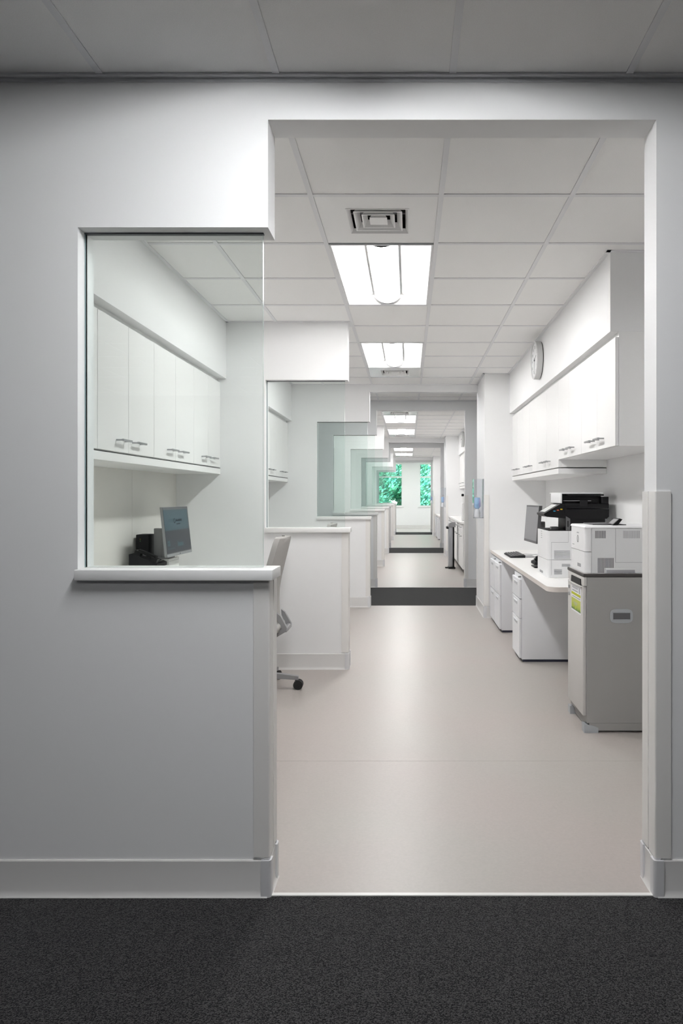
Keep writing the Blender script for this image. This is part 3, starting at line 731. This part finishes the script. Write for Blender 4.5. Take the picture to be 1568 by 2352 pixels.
def laser_printer():
    x0, x1, y0, y1, z0, zt = 1.03, 1.49, 3.985, 4.345, .9252, 1.203
    t = thing('laser_printer', (1.26, 4.16, z0), 'white laser printer standing on the grey shredding console', 'printer')
    b = BM(); bx(b, 1.068, x1, y0, y1, z0, 1.188, bev=.003, seg=1); ob('body', b, 'plastic_light', t)
    def vb(b, z0_, z1_): bx(b, x0, 1.066, y0 + .001, y1 - .001, z0_, z1_, bev=.026, seg=5, only=lambda p, q: abs(p.x - x0) < 1e-4 and abs(q.x - x0) < 1e-4 and abs(p.z - q.z) > .01)
    b = BM(); vb(b, 1.052, 1.190); fd = ob('front_door', b, 'plastic_white', t)
    b = BM(); vb(b, z0 + .002, 1.049); tr = ob('paper_tray', b, 'plastic_white', t)
    b = BM(); bx(b, x0 - .0006, x0 + .004, 4.085, 4.165, .952, .972); ob('tray_pull', b, 'plastic_seam', tr)
    emblem(fd, x0 - .0006, 4.155, 1.118, .022)
    b = BM()
    for k in range(5): bx(b, x0 - .0007, x0 + .001, 4.130 + k * .011, 4.137 + k * .011, 1.152, 1.158)
    for k in range(6): bx(b, x0 - .0007, x0 + .001, 4.245 + k * .008, 4.250 + k * .008, 1.076, 1.080)
    ob('lettering', b, 'ink_soft', fd)
    b = BM(); bx(b, x0 - .002, x1, y0 - .002, y1 + .002, 1.189, zt, bev=.012, seg=3, only=lambda p, q: p.z > 1.2 and q.z > 1.2 or abs(p.z - q.z) > .005); cv = ob('top_cover', b, 'plastic_white', t)
    ob('side_vent', slits(1.089, 1.153, y0, 1.130, 1.174, 10), 'slit', t)
    ob('side_vent', slits(1.253, 1.353, y0, 1.130, 1.174, 16, frac=.35), 'plastic_seam', t)
    ob('side_vent', slits(1.104, 1.200, y0, .957, 1.015, 12), 'slit', t); ob('side_vent', slits(1.104, 1.144, y0, .928, .957, 5), 'slit', t)
    b = BM(); bx(b, 1.2065, 1.2085, y0 - .0006, y0 + .002, .989, 1.188); bx(b, 1.2085, 1.45, y0 - .0006, y0 + .002, .988, .990)
    ob('panel_seam', b, 'plastic_seam', t)
    b = BM(); bx(b, 1.147, 1.325, y0 - .006, y0 + .002, .927, .955, bev=.002, seg=1); hp = ob('side_grip', b, 'plastic_light', t)
    b = BM(); bx(b, 1.153, 1.318, y0 - .0068, y0 - .004, .9285, .946); ob('grip_shade', b, 'plastic_seam', hp)  # flat plate; shade inside the grip put into its colour
    b = BM(); prism(b, [(1.10, zt), (1.30, zt), (1.30, zt + .004), (1.24, zt + .009), (1.10, zt + .006)], 'y', 4.08, 4.30); ob('output_tray', b, 'dark_grey', cv)
    b = BM(); prism(b, [(1.205, zt + .003), (1.235, zt + .003), (1.262, zt + .036), (1.247, zt + .041)], 'y', 4.03, 4.20); cp = ob('control_panel', b, 'black', cv)
    b = BM(); d = Vector((.042, 0, .038)).normalized(); nn = Vector((-d.z, 0, d.x)); p = Vector((1.207, 0, zt + .004)) + nn * .0008
    V = [b.verts.new((p.x + d.x * u, yy, p.z + d.z * u)) for u, yy in ((.006, 4.045), (.048, 4.045), (.048, 4.14), (.006, 4.14))]; b.faces.new(V); ob('display', b, 'mid_grey', cp)
laser_printer()
def copier():
    x0, x1, y0, y1, z0, zt = 1.03, 1.47, 5.07, 5.47, .7705, 1.118
    t = thing('multifunction_printer', (1.25, 5.27, z0), 'white multifunction printer with black scanner on the countertop', 'printer')
    rnd = lambda p, q: abs(p.x - x0) < 1e-4 and abs(q.x - x0) < 1e-4 and abs(p.z - q.z) > .01
    b = BM(); bx(b, x0, x1, y0, y1, .905, zt, bev=.022, seg=5, only=rnd); bd = ob('body', b, 'plastic_white', t)
    b = BM(); bx(b, x0, x1, y0 + .001, y1 - .001, z0, .902, bev=.022, seg=5, only=rnd); tr = ob('paper_tray', b, 'plastic_white', t)
    b = BM(); bx(b, x0 - .001, x0 + .004, 5.24, 5.36, .785, .803); ob('tray_pull', b, 'plastic_seam', tr)
    b = BM(); bx(b, 1.060, 1.0615, y0 - .0006, y0 + .002, .79, 1.035); bx(b, 1.0615, 1.185, y0 - .0006, y0 + .002, 1.033, 1.035); bx(b, 1.185, 1.1865, y0 - .0006, y0 + .002, 1.033, zt); ob('panel_seam', b, 'plastic_seam', t)
    ob('side_vent', slits(1.080, 1.198, y0, .913, .976, 7, False, .45), 'plastic_seam', t); ob('side_vent', slits(1.080, 1.138, y0, .796, .838, 5, False, .5), 'plastic_seam', t); ob('side_vent', slits(1.138, 1.198, y0, .854, .876, 3, False, .5), 'plastic_seam', t)
    b = BM()
    for k in range(4): bx(b, x0 - .0008, x0 + .001, 5.27, 5.31, 1.055 + k * .016, 1.060 + k * .016)
    ob('lettering', b, 'ink_soft', bd)
    box('output_tray', 'black_matte', t, x0 + .01, x1 - .005, y0 + .004, y1 - .004, zt, zt + .006, bev=.002)
    box('paper_stop', 'dark_grey', t, 1.075, 1.13, 5.14, 5.20, zt + .006, zt + .028, bev=.004)
    # column
    cl = box('column', 'black', t, 1.165, 1.46, y0 + .002, 5.32, zt + .006, 1.232, bev=.003)
    box('column_cheek', 'dark_grey', cl, 1.168, 1.20, y0 - .001, y0 + .004, zt + .004, 1.228, bev=.001)
    box('card_slot', 'black', cl, 1.179, 1.187, y0 - .0016, y0 + .001, zt + .03, zt + .075)
    # scanner unit
    b = BM(); prism(b, [(1.16, 1.232), (1.20, 1.208), (1.47, 1.208), (1.487, 1.225), (1.487, 1.280), (1.16, 1.280)], 'y', y0 - .004, y1); sc = ob('scanner', b, 'black', t)
    b = BM(); bx(b, 1.158, 1.487, y0 - .003, y1, 1.284, 1.322, bev=.004, seg=2); ob('scanner_lid', b, 'black', t)
    b = BM(); bx(b, 1.43, 1.485, y0 - .002, y1, 1.322, 1.372, bev=.004); bx(b, 1.14, 1.44, y0 + .05, y1, 1.322, 1.393); ad = ob('document_feeder', b, 'black', t)
    b = BM(); bx(b, 1.128, 1.141, y0 + .002, y1 - .05, 1.322, 1.398, bev=.005, seg=3); bx(b, 1.128, 1.445, y0 + .006, y1, 1.393, 1.402, bev=.003, seg=2); ob('feeder_cover', b, 'plastic_white', ad)
    b = BM(); bx(b, 1.18, 1.45, y0 - .001, y0 + .05, 1.378, 1.391, bev=.002); ob('feeder_tray', b, 'black', ad)
    b = BM(); bx(b, 1.155, 1.355, y0 - .002, y0 + .04, 1.340, 1.344); ob('paper_guide', b, 'mid_grey', ad)
    b = BM(); bx(b, 1.27, 1.33, y0 - .006, y0 + .004, 1.300, 1.348, bev=.004); ob('lid_latch', b, 'black_matte', ad)
    # control panel
    b = BM(); prism(b, [(1.010, 1.232), (1.030, 1.222), (1.175, 1.210), (1.175, 1.315), (1.128, 1.318), (1.005, 1.245)], 'y', y0 + .002, 5.36); cp = ob('control_panel', b, 'black', t)
    p0, p1 = Vector((1.012, 0, 1.249)), Vector((1.122, 0, 1.3145)); nn = Vector((-(p1 - p0).z, 0, (p1 - p0).x)).normalized() * .0012
    def quad(name, u0, u1, ya, yb, mat, lift=1.0, par=None):
        b = BM(); a, c = p0.lerp(p1, u0) + nn * lift, p0.lerp(p1, u1) + nn * lift
        V = [b.verts.new(q) for q in ((a.x, ya, a.z), (a.x, yb, a.z), (c.x, yb, c.z), (c.x, ya, c.z))]; b.faces.new(V); return ob(name, b, mat, par or cp, smooth=False)
    sx = quad('display', .12, .95, 5.135, 5.33, 'screen_grey')
    for k, mm in enumerate(('cyan', 'red', 'yellow')):
        b = BM(); c = Vector((1.075 + .026 * k, 0, 1.262 + .0065 * k)); bx(b, c.x, c.x + .016, y0 - .001, y0 + .004, c.z, c.z + .007, bev=.0015); ob('indicator', b, mm, cp)
copier()
def monitor_right():
    t = thing('monitor', (1.14, 5.84, .770), 'black monitor on a stand on the right countertop, facing the room', 'monitor')
    a, c = Vector((1.046, 5.60)), Vector((1.024, 6.06)); d = (c - a); n2 = Vector((d.y, -d.x)).normalized()      # n2 -> +x (back)
    z0, z1 = .985, 1.297; tl = .025
    def slab(name, par, mat, e0, e1, k0, k1, u0=0, u1=1, zz0=z0, zz1=z1):
        b = BM(); V = []
        for k in (k0, k1):
            for u, z in ((u0, zz0), (u1, zz0), (u1, zz1), (u0, zz1)):
                q = a + d * u + n2 * k; V.append(b.verts.new((q.x + tl * (z - z0) / (z1 - z0), q.y, z)))
        b.faces.new(V[:4]); b.faces.new(V[4:][::-1])
        for i in range(4): j = (i + 1) % 4; b.faces.new((V[i], V[j], V[j + 4], V[i + 4]))
        bmesh.ops.recalc_face_normals(b, faces=b.faces); return ob(name, b, mat, par, smooth=False)
    sh = slab('housing', t, 'dark_grey', 0, 0, 0, .026)
    slab('screen', sh, 'mid_grey', 0, 0, -.001, 0, .02, .98, z0 + .02, z1 - .012)
    b = BM(); cyl(b, (1.06, 5.83, 1.125), (1.115, 5.83, 1.125), .014, n=12); ob('tilt_joint', b, 'black', t)
    box('mount_head', 'dark_grey', t, 1.108, 1.158, 5.79, 5.87, 1.085, 1.160, bev=.004)
    box('pole', 'black', t, 1.12, 1.145, 5.815, 5.845, .78, 1.09, bev=.003)
    box('foot', 'black', t, 1.06, 1.24, 5.75, 5.91, .7705, .784, bev=.004)
monitor_right()
def keyboard():
    t = thing('keyboard', (1.07, 6.93, .7705), 'black keyboard lying on the right countertop', 'keyboard')
    x0, x1, y0, y1 = 1.0, 1.145, 6.70, 7.15
    b = BM(); prism(b, [(x0, .7705), (x1, .7705), (x1, .796), (x0, .782)], 'y', y0, y1); ob('case', b, 'black_matte', t)
    b = BM()
    for r in range(5):
        for k in range(15):
            xa = x0 + .010 + r * .026; ya = y0 + .012 + k * .0287; z = .782 + (xa - x0) * .097
            bx(b, xa, xa + .020, ya, ya + .022, z, z + .007, bev=.002, seg=1)
    k = ob('keys', b, 'dark_grey', t); k['kind'] = 'stuff'
keyboard()
t = thing('mouse_pad', (1.20, 6.86, .7705), 'dark mouse pad beside the black keyboard', 'mouse pad')
box('mat', 'mid_grey', t, 1.165, 1.26, 6.74, 6.98, .7705, .775, bev=.002)
b = BM(); pts = [(1.15, 7.10, .777), (1.19, 7.06, .776), (1.22, 7.08, .776), (1.28, 7.02, .776), (1.33, 7.03, .777)]; tube(b, pts, .0025, 6)
tag(ob('cable', b, 'mid_grey'), 'thin grey cable lying behind the keyboard', 'cable')
def desk_phone(c, rot, label, z):
    t = thing('desk_phone', (c[0], c[1], z), label, 'phone'); t.rotation_euler = (0, 0, 0)
    x, y = c
    s = rot
    b = BM(); prism(b, [(x - s * .09, z), (x + s * .09, z), (x + s * .09, z + .085), (x + s * .07, z + .09), (x - s * .09, z + .022)], 'y', y - .09, y + .09); ob('base', b, 'black_matte', t)
    b = BM(); d = Vector((.16, 0, .068)).normalized(); q = lambda u: Vector((x - s * .09 + s * d.x * u, 0, z + .0225 + d.z * u))
    for u0, u1 in ((.012, .05), (.125, .165)):
        a, e = q(u0), q(u1); prism(b, [(a.x, a.z), (e.x, e.z), (e.x - s * .012, e.z + .026), (a.x - s * .012, a.z + .026)], 'y', y - .085, y - .04)
    a, e = q(.03), q(.15); prism(b, [(a.x - s * .010, a.z + .018), (e.x - s * .010, e.z + .018), (e.x - s * .018, e.z + .036), (a.x - s * .018, a.z + .036)], 'y', y - .08, y - .045)
    ob('handset', b, 'black', t)
    b = BM(); a, e = q(.11), q(.165); V = [b.verts.new(p) for p in ((a.x, y - .02, a.z + .001), (a.x, y + .075, a.z + .001), (e.x, y + .075, e.z + .001), (e.x, y - .02, e.z + .001))]; b.faces.new(V); ob('display', b, 'mid_grey', t, smooth=False)
    b = BM()
    for i in range(4):
        for j in range(3):
            a = q(.02 + i * .021); bx(b, a.x - .006, a.x + .006, y - .015 + j * .028, y + .005 + j * .028, a.z, a.z + .005, bev=.0015, seg=1)
    k = ob('keypad', b, 'dark_grey', t); k['kind'] = 'stuff'
    return t
desk_phone((1.20, 6.10), 1, 'black desk phone on the counter behind the white multifunction printer', .7705)

# ------------------------------------------------------------------ left workstation
def desk(y0, y1, label):
    t = thing('desk', (-1.52, (y0 + y1) / 2, 0), label, 'desk')
    box('desktop', 'counter', t, WL + .007, -1.22, y0, y1, .702, .735, bev=.004)
    box('side_panel', 'cab', t, WL + .01, -1.25, y0, y0 + .025, 0, .702); box('side_panel', 'cab', t, WL + .01, -1.25, y1 - .025, y1, 0, .702)
    return t
desk(2.49, 5.41, 'white desk behind the foreground half wall under the left monitor')
t = thing('monitor_riser', (-1.71, 4.55, .735), 'white riser box under the left monitor', 'riser')
box('case', 'counter', t, -1.735, -1.60, 4.56, 4.76, .7355, .955, bev=.003); box('shelf', 'counter', t, -1.81, -1.60, 4.36, 4.558, .7355, .918, bev=.003); box('seam', 'plastic_seam', t, -1.602, -1.5994, 4.565, 4.755, .938, .9395)
def monitor_left():
    t = thing('monitor', (-1.69, 4.63, .9555), 'silver-framed monitor with blue-grey screen behind the foreground glass', 'monitor')
    a, c = Vector((-1.600, 4.40)), Vector((-1.592, 4.87)); d = c - a; n2 = Vector((d.y, -d.x)).normalized()     # towards +x = screen side
    z0, z1 = .979, 1.304; tl = -.034
    def P(u, z, k): q = a + d * u + n2 * k; f = (z - z0) / (z1 - z0); return (q.x + .046 + tl * f, q.y, z)
    def slab(name, par, mat, k0, k1, u0, u1, v0, v1):
        b = BM(); V = [b.verts.new(P(u, z0 + (z1 - z0) * v, k)) for k in (k0, k1) for u, v in ((u0, v0), (u1, v0), (u1, v1), (u0, v1))]
        b.faces.new(V[:4]); b.faces.new(V[4:][::-1])
        for i in range(4): j = (i + 1) % 4; b.faces.new((V[i], V[j], V[j + 4], V[i + 4]))
        bmesh.ops.recalc_face_normals(b, faces=b.faces); return ob(name, b, mat, par, smooth=False)
    h = slab('housing', t, 'silver', -.016, 0, 0, 1, 0, 1)
    slab('bezel', t, 'dark_grey', 0, .0012, .004, .996, .058, .996)
    slab('chin', t, 'silver', 0, .0016, 0, 1, 0, .058)
    s1 = slab('screen', t, 'screen_low', .0012, .0020, .012, .985, .075, .525); s1['label'] = 'dark lower half of the screen'
    s2 = slab('screen', t, 'screen_top', .0012, .0020, .012, .955, .525, .945); s2['label'] = 'blue-grey upper half of the screen'
    # mark and two lines of blurred lettering
    b = BM(); n = 20
    def pt(u, v, k=.0026): return P(u, z0 + (z1 - z0) * v, k)
    for i in range(4, 20):
        a0, a1 = 2 * math.pi * i / n, 2 * math.pi * (i + 1) / n
        b.faces.new([b.verts.new(pt(.40 + r * .036 * math.cos(an), .715 + r * .050 * math.sin(an))) for r, an in ((1, a0), (1, a1), (.68, a1), (.68, a0))])
    rn = random.Random(3)
    def word(u, v, h, w, n):
        for i in range(n):
            uu = u + w * i / n; hh = h * (1.35 if rn.random() < .3 else 1)
            b.faces.new([b.verts.new(pt(p, q)) for p, q in ((uu, v), (uu + w / n * .66, v), (uu + w / n * .66, v + hh), (uu, v + hh))])
    word(.455, .70, .034, .24, 10); word(.47, .635, .022, .15, 8)
    ob('lettering', b, 'black_matte', s2, smooth=False)
    b = BM(); word(.06, .215, .05, .09, 4); word(.06, .275, .05, .09, 3); word(.05, .155, .012, .26, 14); word(.44, .185, .075, .24, 7)
    ob('lettering', b, 'screen_text', s1, smooth=False)
    b = BM(); q = P(.5, z0 + (z1 - z0) * .03, .0022); bx(b, q[0] - .0005, q[0] + .0008, q[1] - .006, q[1] + .006, q[2] - .004, q[2] + .004); ob('emblem', b, 'ink', t)
    box('stand_column', 'mid_grey', t, -1.722, -1.664, 4.615, 4.66, .958, 1.158, bev=.003)
    box('stand_neck', 'mid_grey', t, -1.67, -1.59, 4.62, 4.655, 1.10, 1.15, bev=.003)
    box('stand_foot', 'mid_grey', t, -1.725, -1.61, 4.60, 4.71, .9555, .963, bev=.002)
monitor_left()
t = thing('mini_computer', (-1.79, 4.6, .7355), 'small black upright computer left of the silver monitor', 'computer')
box('case', 'black_matte', t, -1.828, -1.740, 4.575, 4.70, .7355, 1.118, bev=.006); 
for k, mm in enumerate(('yellow', 'led')): box('indicator', mm, t, -1.80, -1.796, 4.574, 4.577, 1.086 - .012 * k, 1.089 - .012 * k)
desk_phone((-1.70, 4.46), -1, 'dark desk phone in front of the small black computer', .9185)

# ------------------------------------------------------------------ chairs
def office_chair(cx, cyy, label):
    t = thing('office_chair', (cx, cyy, 0), label, 'chair', 'grey office chairs')
    dx, dy = cx, cyy
    def G(x, y, z): return Vector((dx + x, dy + y, z))
    # base
    b = BM(); cyl(b, G(0, 0, .07), G(0, 0, .13), .035, .030, n=16); hub = ob('base_hub', b, 'chair_frame', t)
    for k in range(5):
        a = 2 * math.pi * k / 5 + R(2); u = Vector((math.cos(a), math.sin(a), 0)); w = Vector((-u.y, u.x, 0)); b = BM()
        V = []
        for d, zt, zb, hw in ((.02, .125, .075, .024), (.17, .112, .078, .020), (.285, .094, .068, .016)):
            V.append([b.verts.new(G(0, 0, 0) + u * d + w * s * hw + Vector((0, 0, z))) for s, z in ((-1, zb), (1, zb), (1, zt), (-1, zt))])
        for A, B in zip(V[:-1], V[1:]):
            for i in range(4): j = (i + 1) % 4; b.faces.new((A[i], A[j], B[j], B[i]))
        b.faces.new(V[0][::-1]); b.faces.new(V[-1]); bmesh.ops.recalc_face_normals(b, faces=b.faces)
        ob('leg', b, 'chair_frame', t)
        b = BM(); c = G(0, 0, 0) + u * .272; cyl(b, c + Vector((0, 0, .045)), c + Vector((0, 0, .072)), .012, n=10)
        for s in (-1, 1): cyl(b, c + w * s * .006 + Vector((u.x * .012, u.y * .012, .034)), c + w * s * .026 + Vector((u.x * .012, u.y * .012, .034)), .034, n=22)
        ob('caster', b, 'rubber', t)
    b = BM(); cyl(b, G(0, 0, .12), G(0, 0, .30), .026, n=16); cyl(b, G(0, 0, .28), G(0, 0, .40), .018, n=16); ob('gas_lift', b, 'black', t)
    b = BM(); bx(b, dx - .10, dx + .12, dy - .07, dy + .07, .385, .430, bev=.012); ob('tilt_mechanism', b, 'dark_grey', t)
    b = BM(); bx(b, dx - .27, dx + .18, dy - .235, dy + .235, .430, .492, bev=.028, seg=4); ob('seat', b, 'chair_fabric', t)
    # backrest: shell grid (y across, z up); leans back towards +x
    zs = [.475, .55, .63, .71, .80, .90, .99, 1.05, 1.082, 1.092]
    xs = [.145, .135, .128, .130, .146, .170, .193, .208, .216, .217]
    hw = [.130, .185, .215, .225, .225, .215, .200, .185, .160, .120]
    def grid(b, off, pad, nu=13):
        rows = []
        for x, z, h in zip(xs, zs, hw):
            row = []
            for i in range(nu):
                u = -1 + 2 * i / (nu - 1); row.append(b.verts.new(G(x + off - .045 * u * u, (h - pad) * u, z)))
            rows.append(row)
        return rows
    def shell(name, o0, o1, pad, mat):
        b = BM(); A = grid(b, o0, pad); B = grid(b, o1, pad); n = len(A[0])
        for Q in (A, B):
            for r0, r1 in zip(Q[:-1], Q[1:]):
                for i in range(n - 1): b.faces.new((r0[i], r0[i + 1], r1[i + 1], r1[i]))
        loopA = A[0] + [r[-1] for r in A[1:]] + A[-1][-2::-1] + [r[0] for r in A[-2:0:-1]]
        loopB = B[0] + [r[-1] for r in B[1:]] + B[-1][-2::-1] + [r[0] for r in B[-2:0:-1]]
        for i in range(len(loopA)): j = (i + 1) % len(loopA); b.faces.new((loopA[i], loopA[j], loopB[j], loopB[i]))
        bmesh.ops.recalc_face_normals(b, faces=b.faces); return ob(name, b, mat, t)
    shell('back_shell', 0, .014, 0, 'chair_fabric'); shell('back_cushion', -.026, -.001, .012, 'chair_fabric')
    for s in (-1, 1):
        b = BM(); y0 = dy + s * .085
        prism(b, [(dx + .150, .56), (dx + .176, .54), (dx + .222, .455), (dx + .215, .43), (dx + .12, .375), (dx + .05, .385), (dx + .05, .415), (dx + .12, .415), (dx + .185, .450), (dx + .152, .52)], 'y', y0 - .016, y0 + .016); ob('back_bracket', b, 'chair_frame', t)
    b = BM(); bx(b, dx + .19, dx + .222, dy - .10, dy + .10, .425, .458, bev=.008); ob('back_bar', b, 'chair_frame', t)
    return t
oc = office_chair(-1.07, 4.86, 'grey office chair behind the foreground half wall, one caster showing')
copy_tree(oc, (.085, 2.36, 0), label='grey office chair behind the partition, only its top edge showing')

# ------------------------------------------------------------------ pillar dispensers
def dispenser(m, label, blabel):
    oy = m * U; xw = .86
    y0, y1, z0, z1, x0 = 7.80 + oy, 7.93 + oy, 1.125, 1.575, .742
    t = thing('acrylic_holder', (xw - .06, (y0 + y1) / 2, z0), label, 'dispenser holder', 'clear wall holders on the pillars')
    box('back_plate', 'acrylic', t, xw - .004, xw, y0, y1, z0, z1); box('front_plate', 'acrylic', t, x0, x0 + .005, y0, y1, z0, z1)
    box('side_plate', 'acrylic', t, x0 + .005, xw - .004, y0, y0 + .004, z0, z1); box('side_plate', 'acrylic', t, x0 + .005, xw - .004, y1 - .004, y1, z0, z1)
    box('shelf', 'acrylic', t, x0 + .005, xw - .004, y0 + .004, y1 - .004, z0, z0 + .006); box('edge_strip', 'glass_edge', t, x0 - .001, x0 + .006, y0 - .002, y0, z0 + .33, z1)
    b = thing('sanitizer_bottle', (.79, 7.865 + oy, z0 + .0062), blabel, 'bottle', 'sanitizer bottles')
    q = BM(); lathe(q, [(.026, .0), (.034, .006), (.034, .05), (.026, .085), (.016, .10)], (.79, 7.865 + oy, z0 + .0062)); ob('cap', q, 'cap', b)
    q = BM(); lathe(q, [(.016, .10), (.030, .112), (.034, .125), (.034, .215), (.028, .23), (.0, .232)][:-1], (.79, 7.865 + oy, z0 + .0062)); ob('body', q, 'blue_liquid', b)
    q = BM(); bx(q, .806, .8255, 7.86 + oy - .03, 7.86 + oy + .03, z0 + .13, z0 + .215, bev=.004); ob('label_band', q, 'violet_label', b)
for m, (a, c) in enumerate((('clear acrylic holder on the pillar of the nearest room', 'blue sanitizer bottle in the holder on the nearest pillar'),
                            ('clear acrylic holder on the pillar of the second room', 'blue sanitizer bottle in the holder of the second room'),
                            ('clear acrylic holder on the pillar of the third room', 'blue sanitizer bottle in the holder of the third room'))): dispenser(m, a, c)

# ------------------------------------------------------------------ second room: sink counter, bin
XB = .94
def base_cabinet(y0, y1, label):
    t = thing('base_cabinet', (1.25, (y0 + y1) / 2, 0), label, 'cabinet', 'base cabinets in the second room')
    box('carcass', 'cab', t, XB + .02, WR - .001, y0 + .001, y1 - .001, .10, .892); box('toe_kick', 'dark_grey', t, XB + .08, WR - .01, y0 + .001, y1 - .001, 0, .10)
    ym = (y0 + y1) / 2
    for a, c in ((y0, ym), (ym, y1)):
        for nm, z0, z1 in (('drawer', .735, .888), ('door', .104, .731)):
            d = ob(nm, _bb(XB, XB + .019, a + .002, c - .002, z0, z1, .002), 'cab', t)
            pull(d, XB, (a + c) / 2 - .05, (a + c) / 2 + .05, z1 - .06, -1)
    return t
for k in range(4):
    w = (15.665 - 11.85) / 4; a = 11.85 + k * w
    base_cabinet(a, a + w, ('base cabinet with drawers at the second doorway\'s right edge', 'base cabinet with drawers just behind the second doorway\'s edge', 'base cabinet beside the tall grey bin in the second room', 'base cabinet touching the pillar of the second room')[k])
b = BM(); bx(b, XB - .025, WR, 11.82, 15.668, .893, .930, bev=.004, seg=1); tag(ob('countertop', b, 'counter'), 'white sink countertop over the base cabinets in the second room', 'counter')
def step_bin():
    x0, x1, y0, y1 = .760, .868, 12.95, 13.22
    t = thing('pedal_bin', ((x0 + x1) / 2, 13.1, 0), 'tall grey steel pedal bin in the second room', 'bin')
    box('body', 'bin_steel', t, x0, x1 - .02, y0, y1, .03, .80, bev=.02, seg=3); box('back_panel', 'black', t, x1 - .03, x1, y0 - .003, y1, .02, .81, bev=.004)
    b = BM(); prism(b, [(x0 - .01, .79), (x1 + .022, .79), (x1 + .022, .885), (x0 + .06, .885), (x0 + .01, .86)], 'y', y0 - .01, y1 + .01); ob('lid', b, 'mid_grey', t)
    box('lid_grip', 'black', t, x0 - .04, x0 + .03, y0 + .02, y1 - .02, .755, .80, bev=.012, seg=3)
    box('base_ring', 'black', t, x0 - .005, x1 + .02, y0 - .005, y1, 0, .03, bev=.005); box('pedal', 'black', t, x0 - .06, x0 + .01, y0 + .08, y1 - .08, .005, .02, bev=.004)
step_bin()
t = thing('soap_dispenser', (.985, 12.35, .930), 'slim white dispenser with black nozzle on the second room countertop', 'dispenser')
box('body', 'cap', t, .962, 1.01, 12.30, 12.40, .9305, 1.26, bev=.012, seg=3); b = BM(); cyl(b, (.985, 12.35, 1.26), (.985, 12.35, 1.40), .008, n=10); ob('neck', b, 'cap', t)
box('nozzle', 'black', t, .955, 1.0, 12.33, 12.37, 1.375, 1.42, bev=.01, seg=3)
